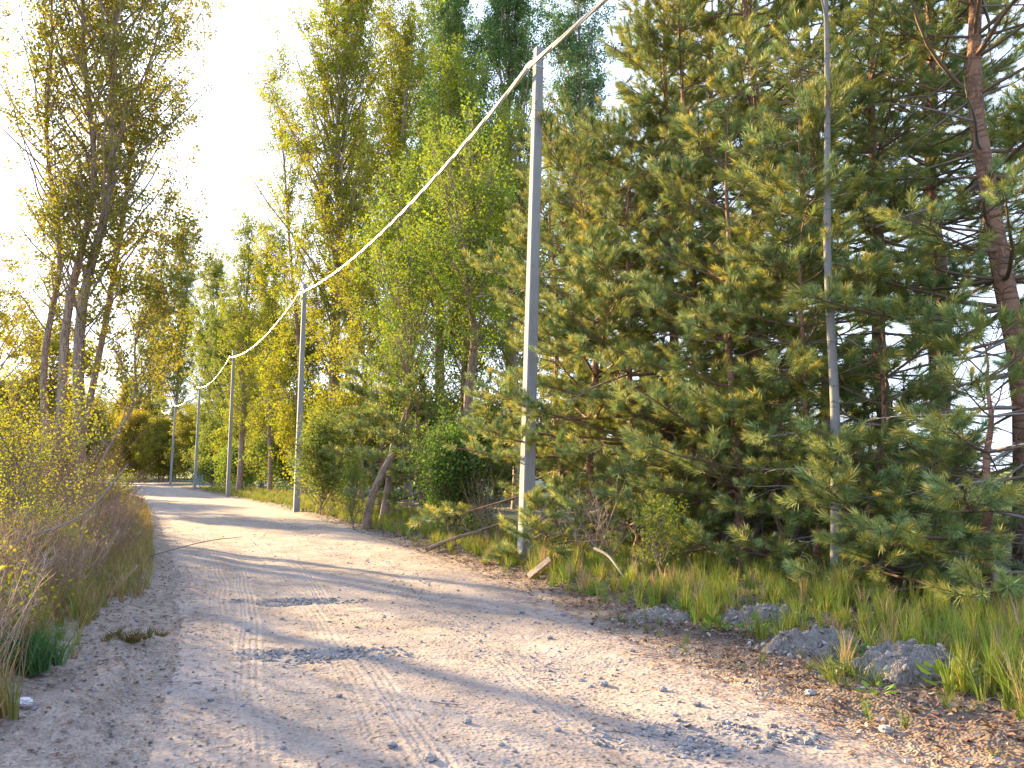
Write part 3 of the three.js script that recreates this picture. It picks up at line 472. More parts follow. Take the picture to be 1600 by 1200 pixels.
pine('tall slender pine whose trunk shows high up right of the grey aspen', ...spot(0.55, 13.5), { h: 13, r: 0.13, base: 5.5, low: 3.5, R: 2.3, thin: -0.3 });
pine('pine standing deep in the thicket left of the reddish pine', ...spot(0.265, 17), { h: 13, r: 0.13, base: 2.8, low: 1, R: 2.4, coarse: 1, tuft: 1.2 });
pine('pine at the back of the thicket with an upswept crown', ...spot(0.40, 15.0), { h: 14, r: 0.14, base: 4.0, low: 1, R: 2.4, coarse: 1, tuft: 1.2, thin: -0.15 });
pine('slim pine at the back between the lime tree and the thicket', ...spot(0.125, 19), { h: 9.5, r: 0.1, base: 2.0, low: 0.8, R: 2.0, coarse: 1, tuft: 1.2 });
pine('dark young pine in the shade behind the leaning trunk', ...spot(-0.165, 23.5), { h: 4.4, r: 0.09, base: 0.5, low: 0.3, R: 1.9, coarse: 1, tuft: 1.5 }, 'young pines in the shade of the tree row');
pine('dark young pine right of the leaning trunk behind the green bush', ...spot(-0.115, 20.8), { h: 3.4, r: 0.08, base: 0.5, low: 0.3, R: 1.6, coarse: 1, tuft: 1.4, thin: -0.2 }, 'young pines in the shade of the tree row');
[[0.16, 15.4, 3.0, 'low dark pine in the shade behind the broken board'], [0.215, 14.8, 2.6, 'low dark pine in the shade behind the sapling'], [0.27, 14.2, 2.8, 'low dark pine in the shade under the reddish pine'], [0.335, 15.0, 2.4, 'low dark pine deep behind the grey aspen trunk'], [0.41, 15.6, 1.8, 'low dark pine under the pair of dark trunks'], [0.36, 11.4, 1.7, 'knee high pine left of the foot of the grey aspen'], [0.255, 10.6, 1.3, 'small low pine spray in the grass before the thicket'], [0.375, 9.3, 6.5, 'slender pine wrapping its branches round the grey aspen trunk'], [0.44, 8.6, 1.6, 'low pine right of the foot of the grey aspen'], [0.53, 8.2, 1.5, 'low pine with sprays reaching down to the grass near the right edge'], [0.335, 9.9, 1.9, 'low pine left of the grey aspen with sprays on the grass'], [0.195, 11.2, 1.5, 'low pine behind the little sapling'], [0.145, 11.4, 1.1, 'low pine spray over the curved dry branch'], [0.49, 10.2, 2.6, 'low pine filling the gap before the dark trunks']].forEach(([k, d, h, label], i) => pine(label, ...spot(k, d), { h, r: 0.045, base: 0.25, low: 0.2, R: 1.3, gap: 0.26, coarse: i < 5 ? 1 : 0, tuft: i < 5 ? 1.2 : 1 }, 'young pines in the shade of the thicket'));
pine('tiny pine seedling at the foot of the nearest pole', ...spot(0.04, 11.5), { h: 0.9, r: 0.02, base: 0.1, low: 0.08, R: 0.55, gap: 0.14 }, 'young pines in the shade of the tree row');
pine('low dark pine near the foot of the second pole', ...spot(-0.222, 28), { h: 2.9, r: 0.07, base: 0.4, low: 0.3, R: 1.4, coarse: 1, tuft: 1.5 }, 'young pines in the shade of the tree row');

// the grey aspen in front of the pines, and the leaning dead trunk
broadTree('aspen_tree', 'smooth grey aspen trunk with a few orange leaves in front of the pines', 'tree', ...spot(0.404, 8.5), { h: 10.5, r: 0.062, base: 6.4, R: 0.9, limbs: 16, a: ORG, b: LIME, bark: M.barkGrey, leaf: SPRIG.fine, size: 0.9, thin: -0.1, detail: 1, wob: 0.07, bend: [0.2, 0] });
{
  const [x, z] = spot(-0.182, 19.4), t = thing('leaning_trunk', 'thick leaning broken trunk at the edge of the shaded grass', 'dead trunk', [x, groundY(x, z) - 0.05, z]), mb = new MB(), P = [[0, 0, 0], [0.02, 0.4, 0], [0.14, 0.9, -0.03], [0.36, 1.4, -0.06], [0.54, 1.75, -0.05]].map((a) => V(...a));
  mb.tube(P, [0.13, 0.1, 0.09, 0.085, 0.075], 12); mesh('trunk', mb.build(), M.barkBrown, t);
  const k = new MB(); k.tube([V(0.54, 1.75, -0.05), V(0.58, 1.82, -0.05), V(0.59, 1.86, -0.05)], [0.073, 0.045, 0.004], 8); mesh('broken_top', k.build(), M.wood, t);
}

// ---------------------------------------------------------------- concrete poles and the cable
const POLES = [[0.20, -12.2, 8.28, 0.27], [-7.42, -27.4, 8.02, 0.06], [-15.37, -43, 7.98, 0.02], [-23.38, -58.5, 7.9, 0.05], [-32.6, -75.7, 7.95, 0.15], [-41.0, -92, 8.5, 0.2]];
const POLE_LABELS = ['nearest concrete power pole partly hidden by golden pine sprays', 'second concrete power pole from the camera, standing in the grass', 'third concrete power pole beside the dark slim trunk', 'fourth concrete power pole at the road edge', 'fifth concrete power pole near the end of the road', 'farthest concrete power pole with a slanting brace'];
function boxTaper(w0, d0, w1, d1, h, ch = 0.02) {
  const rings = 8, p = [], u = [], ix = []; const oct = (w, d, y) => [[w / 2 - ch, d / 2], [w / 2, d / 2 - ch], [w / 2, -d / 2 + ch], [w / 2 - ch, -d / 2], [-w / 2 + ch, -d / 2], [-w / 2, -d / 2 + ch], [-w / 2, d / 2 - ch], [-w / 2 + ch, d / 2]].map(([x, z]) => [x, y, z]);
  const R0 = []; for (let k = 0; k <= rings; k++) { const t = k / rings; R0.push(oct(w0 + (w1 - w0) * t, d0 + (d1 - d0) * t, h * t)); }
  for (let k = 0; k < rings; k++) for (let s = 0; s < 8; s++) { const e = (s + 1) % 8, b = p.length / 3; for (const [q, yy, ss] of [[R0[k][s], k, s], [R0[k][e], k, s + 1], [R0[k + 1][e], k + 1, s + 1], [R0[k + 1][s], k + 1, s]]) { p.push(...q); u.push(ss * 0.12, q[1] * 0.4); } ix.push(b, b + 1, b + 2, b, b + 2, b + 3); }
  const b = p.length / 3; for (const q of R0[rings]) { p.push(...q); u.push(q[0], q[2]); } for (let s = 1; s < 7; s++) ix.push(b, b + s, b + s + 1);
  const g = new THREE.BufferGeometry(); g.setAttribute('position', new THREE.Float32BufferAttribute(p, 3)); g.setAttribute('uv', new THREE.Float32BufferAttribute(u, 2)); g.setIndex(ix); g.computeVertexNormals(); return g;
}
const hooks = [], TURN = Math.atan2(0.458, 0.889);
const shaftG = boxTaper(0.205, 0.175, 0.135, 0.125, 1, 0.012);
POLES.forEach(([x, z, h, lean], k) => {
  const y = groundY(x, z) - 0.06, t = thing('power_pole', POLE_LABELS[k], 'power pole', [x, y, z], 'concrete power poles along the road', TURN), g = shaftG.clone(); { const a = g.attributes.position; for (let i = 0; i < a.count; i++) a.setY(i, a.getY(i) * (h + 0.06)); } g.computeVertexNormals();
  t.rotation.z = -Math.atan(lean / h); mesh('shaft', g, M.concrete, t);
  for (const yy of [h - 0.14, h - 0.3]) { const b = mesh('steel_band', boxTaper(0.15, 0.14, 0.15, 0.14, 0.022, 0.014), M.steel, t); b.position.y = yy; }
  const c = new MB(); c.tube([V(-0.066, h - 0.22, 0.04), V(-0.16, h - 0.25, 0.06), V(-0.2, h - 0.3, 0.06)], [0.014, 0.014, 0.012], 6); const hook = mesh('hook', c.build(), M.rust, t);
  const cl = new MB(); cl.tube([V(-0.2, h - 0.31, -0.13), V(-0.2, h - 0.3, 0), V(-0.2, h - 0.3, 0.13), V(-0.2, h - 0.31, 0.2)], [0.012, 0.034, 0.034, 0.012], 6); mesh('cable_clamp', cl.build(), M.steel, hook);
  if (k === 5) { const s = mesh('brace', boxTaper(0.25, 0.2, 0.165, 0.15, 7.4), M.concrete, t); s.position.set(1.9, 0, -0.6); s.rotation.z = 0.2; }
  t.updateMatrixWorld(true); hooks.push(V(-0.2, h - 0.34, 0.03).applyMatrix4(t.matrixWorld));
});
{
  const ends = [hooks[0].clone().add(V(7.9, 0.25, 15.4)), ...hooks], mb = new MB(), path = [];
  for (let k = 0; k < ends.length - 1; k++) { const a = ends[k], b = ends[k + 1], N = 26, sag = k === 0 ? 0.25 : 0.55; for (let j = 0; j < N; j++) { const t = j / N; path.push(a.clone().lerp(b, t).add(V(0, -4 * sag * t * (1 - t), 0))); } }
  path.push(ends[ends.length - 1]);
  for (let s = 0; s < 4; s++) {
    const pts = []; let len = 0; for (let k = 0; k < path.length - 1; k++) { const st = 3; for (let j = 0; j < st; j++) { const p = path[k].clone().lerp(path[k + 1], j / st); len += 0.2; const a = len * 2.2 + s * 1.571; pts.push(p.add(V(Math.cos(a) * 0.024 * 0.88, Math.sin(a) * 0.024, Math.cos(a) * 0.024 * 0.45))); } }
    mb.tube(pts, pts.map(() => 0.019), 5);
  }
  tag(mesh('overhead_cable', mb.build(), M.cable, scene), 'pale twisted overhead cable sagging from pole to pole along the road', 'cable');
}

// ---------------------------------------------------------------- buildings glimpsed through the trees
{
  const [x, z] = spot(-0.374, 66), t = thing('panel_fence', 'pale blue metal panel fence glimpsed behind the third pole', 'fence', [x, 0, z], null, 0.35);
  for (let k = 0; k < 9; k++) { const s = mesh('panel_board', new THREE.BoxGeometry(0.29, 1.35, 0.03), M.bluePanel, t); s.position.set(-1.3 + k * 0.31, 0.85, (k % 2) * 0.012); }
  for (const px of [-1.5, 0, 1.5]) { const s = mesh('post', new THREE.BoxGeometry(0.07, 1.7, 0.07), M.steel, t); s.position.set(px, 0.8, -0.06); }
  for (const py of [0.45, 1.25]) { const s = mesh('rail', new THREE.BoxGeometry(3.1, 0.05, 0.04), M.steel, t); s.position.set(0, py, -0.05); }
}
{
  const [x, z] = spot(0.005, 62), t = thing('house', 'small far house with a pale blue roof showing left of the nearest pole', 'house', [x, -0.1, z], null, 0.3);
  const w = mesh('wall', new THREE.BoxGeometry(9, 2.8, 6), M.plaster, t); w.position.y = 1.4;
  const sh = new THREE.Shape(); sh.moveTo(-3.6, 0); sh.lineTo(3.6, 0); sh.lineTo(0, 2.1); sh.closePath();
  const rf = mesh('roof', new THREE.ExtrudeGeometry(sh, { depth: 9.6, bevelEnabled: false }), M.blueRoof, t); rf.rotation.y = Math.PI / 2; rf.position.set(-4.8, 2.803, 0);
  for (const px of [-2.8, 0, 2.8]) { const f = mesh('window', new THREE.BoxGeometry(1.2, 1.2, 0.1), M.frame, t); f.position.set(px, 1.5, 3.03); const g = mesh('pane', new THREE.BoxGeometry(1.0, 1.0, 0.04), M.darkGlass, f); g.position.z = 0.04; }
}

// ---------------------------------------------------------------- ground cover
R = rng(4001);
function scatter(n, zf, ef, side, fn) { for (let k = 0; k < n; k++) { const d = zf(), e = ef(), c = cosAt(d), x = side > 0 ? edgeR(d) + e / c : edgeL(d) - e / c; fn(x, -d, e); } }
const CLODS = [[2.28, -6.15, 0.42, 0.3], [2.66, -5.5, 0.46, 0.32], [2.2, -7.3, 0.36, 0.25], [1.35, -7.6, 0.3, 0.2]];
const nearClod = (x, z) => CLODS.some(([a, b, u, v]) => ((x - a) / u) ** 2 + ((z - b - 0.12) / v) ** 2 < 1);
const nearZ = (a, b, p = 1.8) => () => a + (b - a) * Math.pow(R(), p);
{ // grass along the right verge
  const L = [[], [], []];
  scatter(22000, nearZ(3.4, 56, 1.6), () => rr(0.15, 3.6), 1, (x, z, e) => {
    const n = fbm(x * 0.8 + 5, z * 0.8, 3), edge = 0.12 + 0.45 * (1 - sm(6, 10, -z)); if (nearClod(x, z) || e < edge + 0.4 * n + 0.1 || R() < sm(1.8, 3.6, e) * 0.8 || R() < 0.3 - n * 1.3 || fbm(x * 2.6 + 70, z * 2.6, 2) < -0.16) return;
    const h = (0.10 + 0.32 * Math.pow(R(), 1.4)) * (1 + 0.6 * n) * (-z > 14 ? 0.85 : 1); L[Math.floor(R() * 3)].push([placed(V(x, groundY(x, z) - 0.01, z), V(rr(-0.15, 0.15), 1, rr(-0.15, 0.15)).normalize(), R() * 6.28, rr(0.8, 1.2) * 0.8, h, rr(0.8, 1.2) * 0.8), R() < 0.16 ? vary([0.42, 0.33, 0.17], 0.25) : vary(between([0.20, 0.31, 0.045], [0.36, 0.37, 0.05]), 0.28)]);
  });
  // sparse blades pushing through the litter
  scatter(420, nearZ(3.4, 16, 1.2), () => rr(0.1, 0.9), 1, (x, z) => { if (fbm(x * 1.7, z * 1.7, 2) < 0.12) return; L[1].push([placed(V(x, groundY(x, z) - 0.01, z), V(rr(-0.2, 0.2), 1, rr(-0.2, 0.2)).normalize(), R() * 6.28, 0.5, rr(0.06, 0.2), 0.5), vary([0.15, 0.2, 0.04], 0.25)]); });
  const scaled = (g, s) => { const c = g.clone(); c.scale(s, 1, s); return c; };
  L.forEach((l, k) => tag(instanced('grass', scaled(GRASS[k], 0.34), M.grass, l, scene), ['bright blades of fresh grass along the right verge', 'bent fresh grass mixed into the right verge', 'upright dense fresh grass of the right verge'][k], 'grass', 'grass of the right verge', 'stuff'));
}
{ // grass and weeds on the left bank
  const L = [[], []], scaled = (g, s) => { const c = g.clone(); c.scale(s, 1, s); return c; };
  scatter(14000, nearZ(3.6, 34, 1.5), () => rr(0.2, 5.5), -1, (x, z, e) => {
    const n = fbm(x * 0.8 + 25, z * 0.8, 3); if (e < 0.75 - 0.55 * sm(6, 11, -z) + 0.4 * n || R() < 0.15 - n * 0.6) return;
    L[R() < 0.5 ? 0 : 1].push([placed(V(x, groundY(x, z) - 0.01, z), V(rr(-0.2, 0.2), 1, rr(-0.2, 0.2)).normalize(), R() * 6.28, 0.85, rr(0.18, 0.5), 0.85), vary(between(R() < 0.45 ? [0.24, 0.29, 0.045] : [0.34, 0.27, 0.10], [0.42, 0.32, 0.14]), 0.28)]);
  });
  L.forEach((l, k) => tag(instanced('grass', scaled(GRASS[k], 0.34), M.grass, l, scene), ['yellow green grass growing over the left bank', 'drier bent grass among the weeds of the left bank'][k], 'grass', 'grass of the left bank', 'stuff'));
  // dry upright weed stalks
  R = rng(88); const mb = new MB();
  for (let k = 0; k < 6; k++) { const a = R() * 6.28, r = 0.09 * R(), l = rr(0.6, 1), p = [V(r * Math.cos(a), -0.02, r * Math.sin(a))], d = V(rr(-0.25, 0.25), 1, rr(-0.25, 0.25)).normalize(); for (let j = 0; j < 3; j++) { d.add(V(rr(-0.12, 0.12), 0, rr(-0.12, 0.12))).normalize(); p.push(p[j].clone().addScaledVector(d, l / 3)); } mb.tube(p, [0.0035, 0.003, 0.0024, 0.0015], 3); for (let j = 0; j < 5; j++) { const f = rr(0.4, 1), q = Math.min(2, Math.floor(f * 3)), s = p[q].clone().lerp(p[q + 1], f * 3 - q), e = s.clone().add(V(rr(-0.12, 0.12), rr(0.06, 0.18), rr(-0.12, 0.12))); mb.tube([s, e], [0.002, 0.001], 3); } }
  const sg = mb.build(), list = [];
  scatter(4200, nearZ(4.4, 26, 1.4), () => rr(0.3, 5), -1, (x, z, e) => { const n = fbm(x * 0.6 + 60, z * 0.6, 3); if (e < 0.95 - 0.3 * sm(6, 11, -z) + 0.4 * n || R() < 0.3 - n - 0.2 * sm(1.5, 3, e)) return; list.push([placed(V(x, groundY(x, z) - 0.02, z), V(rr(-0.2, 0.25), 1, rr(-0.2, 0.2)).normalize(), R() * 6.28, rr(0.9, 1.3), rr(0.4, 1.0), rr(0.9, 1.3)), vary(between([0.25, 0.15, 0.10], [0.42, 0.31, 0.21]), 0.3)]); });
  tag(instanced('weeds', sg, M.dryStem, list, scene), 'thin dry reddish weed stalks standing on the left bank', 'weeds', null, 'stuff');
  // short leafy shoots among the stalks
  const sl = []; scatter(1500, nearZ(4.5, 20, 1.3), () => rr(0.9, 4.5), -1, (x, z, e) => { const n = fbm(x * 0.7 + 90, z * 0.7, 3); if (n < 0.02) return; const y = groundY(x, z); for (let q = 0; q < 3; q++) sl.push([placed(V(x + rr(-0.1, 0.1), y + rr(0.02, 0.45), z + rr(-0.1, 0.1)), rdir(0.8), R() * 6.28, rr(0.8, 1.3)), vary(between(LIME, YEL), 0.25)]); });
  tag(instanced('leafy_weeds', SPRIG.weed[0], M.leaf, sl, scene), 'low yellow green leafy weeds scattered through the left bank', 'weeds', null, 'stuff');
}
{ // litter: dead leaves on the right verge, needles and bits at the road edges
  R = rng(515); const mk = (len, w, f) => { const m = new MB(); leafInto(m, V(0, 0, -len / 2), V(0, 0, 1), V(1, 0, 0), len, w, f, true); return m.build(); };
  const G = [mk(0.05, 0.035, 0.25), mk(0.042, 0.03, -0.3)], L = [[], []];
  scatter(15000, nearZ(3.3, 24, 1.45), () => rr(-0.15, 2.6), 1, (x, z, e) => {
    const n = fbm(x * 1.1 + 17, z * 1.1, 3); if (R() > (0.25 + 0.9 * sm(0.0, 0.45, e + 0.4 * n)) * (1 - 0.6 * sm(1.2, 2.2, e))) return;
    const d = V(rr(-0.7, 0.7), 1, rr(-0.7, 0.7)).normalize(); L[R() < 0.5 ? 0 : 1].push([placed(V(x, surfaceY(x, z) + rr(0.004, 0.02), z), d, R() * 6.28, rr(0.6, 1.25)), vary(between([0.20, 0.12, 0.085], R() < 0.25 ? [0.42, 0.36, 0.32] : [0.12, 0.085, 0.075]), 0.3)]);
  });
  scatter(1700, nearZ(3.4, 14, 1.2), () => rr(-0.1, 1.3), -1, (x, z) => { L[0].push([placed(V(x, surfaceY(x, z) + 0.008, z), V(rr(-0.5, 0.5), 1, rr(-0.5, 0.5)).normalize(), R() * 6.28, rr(0.3, 0.8)), vary(between([0.24, 0.15, 0.10], [0.16, 0.12, 0.1]), 0.3)]); });
  L.forEach((l, k) => tag(instanced('leaf_litter', G[k], M.litter, l, scene), ['curled brown dead leaves covering the right road edge', 'flat dark dead leaves covering the right road edge'][k], 'litter', 'dead leaves at the road edge', 'stuff'));
  const tw = new MB(); tw.tube([V(-0.05, 0, 0), V(0, 0.004, 0.006), V(0.05, 0, 0)], [0.0022, 0.0024, 0.0012], 3); const list = [];
  scatter(7000, nearZ(3.2, 17, 1.25), () => (R() < 0.7 ? rr(-0.45, 0.5) : rr(-1.5, 1.6)), 1, (x, z, e) => { if (R() > Math.exp(-Math.pow((e - 0.02) / 0.35, 2)) + 0.12) return; list.push([placed(V(x, surfaceY(x, z) + 0.004, z), V(rr(-0.25, 0.25), 1, rr(-0.25, 0.25)).normalize(), R() * 6.28, rr(0.4, 1.0)), vary(between([0.42, 0.24, 0.13], [0.26, 0.15, 0.09]), 0.3)]); });
  scatter(1600, nearZ(3.4, 12, 1.1), () => rr(-0.6, 0.7), -1, (x, z) => list.push([placed(V(x, surfaceY(x, z) + 0.004, z), V(rr(-0.25, 0.25), 1, rr(-0.25, 0.25)).normalize(), R() * 6.28, rr(0.3, 0.8)), vary(between([0.36, 0.2, 0.13], [0.22, 0.14, 0.1]), 0.3)]));
  tag(instanced('needle_litter', tw.build(), M.dryStem, list, scene), 'rusty dry pine needles and twig bits along the road edges', 'litter', null, 'stuff');
}
function stoneGeo(s, sub = 1, rough = 0.28) { const g = new THREE.IcosahedronGeometry(1, sub), a = g.attributes.position, k = s * 7.3; for (let i = 0; i < a.count; i++) { const x = a.getX(i), y = a.getY(i), z = a.getZ(i), f = 1 + rough * n3(x * 1.3 + k, y * 1.3, z * 1.3) + rough * 0.4 * n3(x * 3 + k, y * 3, z * 3); a.setXYZ(i, x * f, y * f * 0.68, z * f); } g.computeVertexNormals(); return g; }
{ // gravel on the road
  R = rng(616); const G = [stoneGeo(1, 0), stoneGeo(2, 0), stoneGeo(3, 1)], L = [[], [], []];
  const add = (x, z, s) => L[Math.floor(R() * 3)].push([placed(V(x, surfaceY(x, z) + s * 0.25, z), rdir(2), R() * 6.28, s * rr(0.7, 1.3), s * rr(0.6, 1), s * rr(0.7, 1.3)), vary(between([0.23, 0.225, 0.23], R() < 0.25 ? [0.34, 0.29, 0.25] : [0.15, 0.148, 0.155]), 0.25)]);
  for (let k = 0; k < 15000; k++) { const d = 3.2 + 20 * Math.pow(R(), 1.6), q = R(), x = edgeL(d) + (edgeR(d) - edgeL(d)) * q, z = -d, w = Math.exp(-(((q - 0.70 + 0.08 * n2(d * 0.4, 3)) / 0.09) ** 2)) * 0.9 + Math.exp(-(((q - 0.44) / 0.06) ** 2)) * 0.35 + 0.12; if (R() > w * clamp(0.55 + 1.3 * fbm(x * 1.2, z * 1.2 + 30, 3), 0.05, 1)) continue; add(x, z, 0.004 + 0.013 * Math.pow(R(), 2.6)); }
  for (const p of potholes) for (let k = 0; k < 620; k++) { const a = R() * 6.28, r = Math.sqrt(R()) * 1.05, x = p[0] + p[2] * r * Math.cos(a) + (k % 3 ? 0.28 : 0), z = p[1] + p[3] * r * Math.sin(a); if (n2(x * 3, z * 3) < -0.35) continue; add(x, z, 0.006 + 0.014 * Math.pow(R(), 2)); }
  scatter(1500, nearZ(3.4, 12, 1.2), () => rr(-0.3, 0.9), -1, (x, z) => add(x, z, 0.004 + 0.012 * Math.pow(R(), 3)));
  L.forEach((l, k) => tag(instanced('gravel', G[k], M.stone, l, scene), ['fine grey gravel strewn along the wheel tracks of the road', 'angular grey gravel lying in the shallow potholes and tracks', 'rounded gravel scattered over the sandy road'][k], 'gravel', 'gravel on the road', 'stuff'));
  // larger stones, one by one
  const S = [stoneGeo(11, 2, 0.35), stoneGeo(12, 2, 0.3), stoneGeo(13, 2, 0.4)], m = [std([0.24, 0.24, 0.255]), std([0.27, 0.25, 0.24]), std([0.18, 0.178, 0.185])];
  const near = [[0.62, -5.5, 0.035], [0.98, -5.3, 0.03], [1.12, -4.95, 0.028], [1.9, -5.2, 0.04], [2.05, -4.5, 0.045], [-0.62, -4.25, 0.03], [-0.25, -4.6, 0.028], [-0.4, -4.05, 0.035], [0.1, -8.1, 0.03], [0.5, -7.9, 0.035], [0.32, -6.9, 0.03], [0.95, -6.4, 0.026], [-2.35, -7.2, 0.03], [-2.25, -7.9, 0.026], [1.55, -4.3, 0.03], [0.25, -4.5, 0.022], [1.3, -4.2, 0.028], [-1.1, -5.2, 0.022], [0.75, -9.4, 0.03], [-1.2, -4.3, 0.022]];
  near.forEach(([x, z, s], k) => { const o = mesh('stone', S[k % 3], m[k % 3], scene); o.position.set(x, surfaceY(x, z) + s * 0.35, z); o.scale.setScalar(s * 0.8); o.rotation.y = k * 1.7; tag(o, 'loose egg sized grey stone lying on the sandy road', 'stone', 'loose stones on the road'); });
}
{ // clods of grey earth, boards, sticks and small plants on the right verge
  R = rng(717);
  const crumbs = [];
  const clod = (label, x, z, sx, sy, sz, s) => {
    const p = [], uv = [], ix = [], NR = 26, NA = 64, ht = (u, v) => { const r = Math.hypot(u, v), w = 1 + 0.35 * n2(Math.atan2(v, u) * 0.9 + s, s), q = Math.max(0, 1 - (r / w) ** 2); return sy * Math.pow(q, 0.55) * (0.85 + 0.4 * n2(u * 1.4 + s, v * 1.4) + 0.15 * n2(u * 3, v * 3 + s)) + (0.010 * n2(u * 6 + s, v * 6) + 0.006 * n2(u * 13, v * 13 + s)) * sm(0, 0.3, q) - 0.07 * sm(0.8, 1.4, r); };
    for (let j = 0; j <= NR; j++) for (let i = 0; i <= NA; i++) { const r = 1.4 * j / NR, a = i / NA * 6.28318, u = r * Math.cos(a), v = r * Math.sin(a), X = x + u * sx, Z = z + v * sz; p.push(X - x, groundY(X, Z) - groundY(x, z) + ht(u, v), Z - z); uv.push(X / 1.1, Z / 1.1); }
    for (let j = 0; j < NR; j++) for (let i = 0; i < NA; i++) { const q = j * (NA + 1) + i, w = q + NA + 1; ix.push(q, q + 1, w, q + 1, w + 1, w); }
    const g = new THREE.BufferGeometry(); g.setAttribute('position', new THREE.Float32BufferAttribute(p, 3)); g.setAttribute('uv', new THREE.Float32BufferAttribute(uv, 2)); g.setIndex(ix); g.computeVertexNormals();
    const o = mesh('earth_clod', g, M.clod, scene); o.position.set(x, groundY(x, z), z); tag(o, label, 'earth clod', 'clods of earth on the verge');
    for (let k = 0; k < 150; k++) { const a = R() * 6.28, r = Math.sqrt(R()) * 1.25, u = r * Math.cos(a), v = r * Math.sin(a), X = x + u * sx, Z = z + v * sz, q = 0.006 + 0.02 * Math.pow(R(), 3); crumbs.push([placed(V(X, groundY(X, Z) + Math.max(0, ht(u, v)) + q * 0.2, Z), rdir(1), R() * 6.28, q, q * 0.8, q), vary(between([0.30, 0.27, 0.25], [0.20, 0.17, 0.15]), 0.25)]); }
  };
  clod('wide grey clod of earth in the middle of the verge, left of the gravelly one', 2.28, -6.15, 0.34, 0.14, 0.22, 3);
  clod('gravelly grey clod of earth, the largest and closest on the verge', 2.66, -5.5, 0.38, 0.16, 0.24, 8);
  clod('low brown clod of earth at the back under the grey aspen trunk', 2.2, -7.3, 0.32, 0.11, 0.2, 14);
  clod('flat mossy hump of earth at the road edge covered with dry needles', 1.35, -7.6, 0.34, 0.06, 0.22, 21);
  tag(instanced('earth_crumbs', stoneGeo(5, 1), M.stone, crumbs, scene), 'crumbs of grey earth and pebbles lying on the clods', 'crumbs', null, 'stuff');
  const bd = mesh('broken_board', new THREE.BoxGeometry(0.36, 0.025, 0.1, 8, 1, 2), M.wood, scene); bd.position.set(0.35, groundY(0.35, -10.3) + 0.15, -10.3); bd.rotation.set(0.5, 0.3, 0.62); tag(bd, 'short broken board leaning in the grass below the pine twigs', 'board');
  const stick = (name, label, cat, P, r, m = M.deadTwig) => { const b = new MB(), p = new THREE.CatmullRomCurve3(P.map(([x, y, z]) => V(x, surfaceY(x, z) + y, z))).getPoints(14); b.tube(p, p.map((q, k) => r * (1 - 0.6 * k / 14)), 6); tag(mesh(name, b.build(), m, scene), label, cat); };
  stick('dry_branch', 'pale curved dry branch arching over the verge grass', 'branch', [[1.05, 0.35, -10.2], [1.2, 0.27, -10.0], [1.3, 0.12, -9.8], [1.38, 0.0, -9.7]], 0.02, M.paleTwig);
  stick('dry_branch', 'bare forked stick slanting up out of the grass beside the aspen', 'branch', [[4.05, 0, -8.4], [4.25, 0.3, -8.5], [4.55, 0.62, -8.6], [4.7, 0.9, -8.7]], 0.018, M.paleTwig);
  stick('dry_branch', 'dry twig on the sand left of the road edge', 'branch', [[-0.5, 0.01, -5.0], [-0.42, 0.015, -4.95], [-0.3, 0.01, -4.93]], 0.006);
  stick('fallen_log', 'dark mossy log lying behind the grass left of the nearest pole', 'log', [[-1.5, 0.05, -14.0], [-1.1, 0.14, -14.2], [-0.6, 0.28, -14.4], [0.0, 0.42, -14.6]], 0.045, M.barkBrown);
  stick('dry_branch', 'long thin bare stem leaning out over the road from the left bank', 'branch', [[-5.6, 0, -12.0], [-5.0, 0.25, -11.6], [-4.3, 0.42, -11.3], [-3.75, 0.52, -11.1]], 0.012);
  stick('dry_branch', 'pale broken stick at the edge of the left bank weeds', 'branch', [[-6.1, 0.05, -12.5], [-5.6, 0.35, -12.0], [-5.3, 0.58, -11.6]], 0.014, M.paleTwig);
  stick('dry_branch', 'long dark bare stem rising across the left bank weeds', 'branch', [[-4.6, 0.1, -6.3], [-4.0, 0.55, -6.4], [-3.5, 0.95, -6.5], [-3.2, 1.35, -6.6]], 0.011);
  { const g = new THREE.IcosahedronGeometry(1, 5), a = g.attributes.position; for (let i = 0; i < a.count; i++) { const x = a.getX(i), y = a.getY(i), z = a.getZ(i), f = 1 + 0.35 * Math.abs(n3(x * 2.2, y * 2.2, z * 2.2)) - 0.3 * Math.abs(n3(x * 4 + 5, y * 4, z * 4)); a.setXYZ(i, x * f * 0.045, y * f * 0.022, z * f * 0.032); } g.deleteAttribute('normal'); const o = mesh('paper_litter', g, std([0.62, 0.6, 0.62]), scene); o.position.set(-2.72, surfaceY(-2.72, -4.55) + 0.022, -4.55); tag(o, 'crumpled white paper litter on the sand at the lower left', 'litter'); }
  const plant = (label, x, z, s, c) => { const t = thing('broadleaf_plant', label, 'plant', [x, groundY(x, z) - 0.005, z], 'small broadleaf plants on the verge'); s *= 1.45; for (let k = 0; k < 13; k++) { const mb = new MB(), a = k * 2.4 + rr(-0.3, 0.3), d = V(Math.cos(a), rr(0.5, 1.6), Math.sin(a)).normalize(), st = d.clone().multiplyScalar(s * rr(0.2, 0.9)); leafInto(mb, st, d.clone().add(V(0, -0.35, 0)).normalize(), V(-Math.sin(a), 0, Math.cos(a)), s * rr(0.4, 0.6), s * rr(0.35, 0.5), 0.15, true); mesh('leaf', mb.build(), c, t); } };
  const pl = [leafy({ color: col(0.13, 0.24, 0.03) }), leafy({ color: col(0.17, 0.25, 0.03) })];
  plant('bright broadleaf plant in the litter left of the mossy hump', 1.62, -7.75, 0.1, pl[0]); plant('bright broadleaf plant right below the mossy hump', 1.72, -6.85, 0.13, pl[1]); plant('broadleaf plant in the litter above the wide clod', 2.05, -6.75, 0.12, pl[0]);
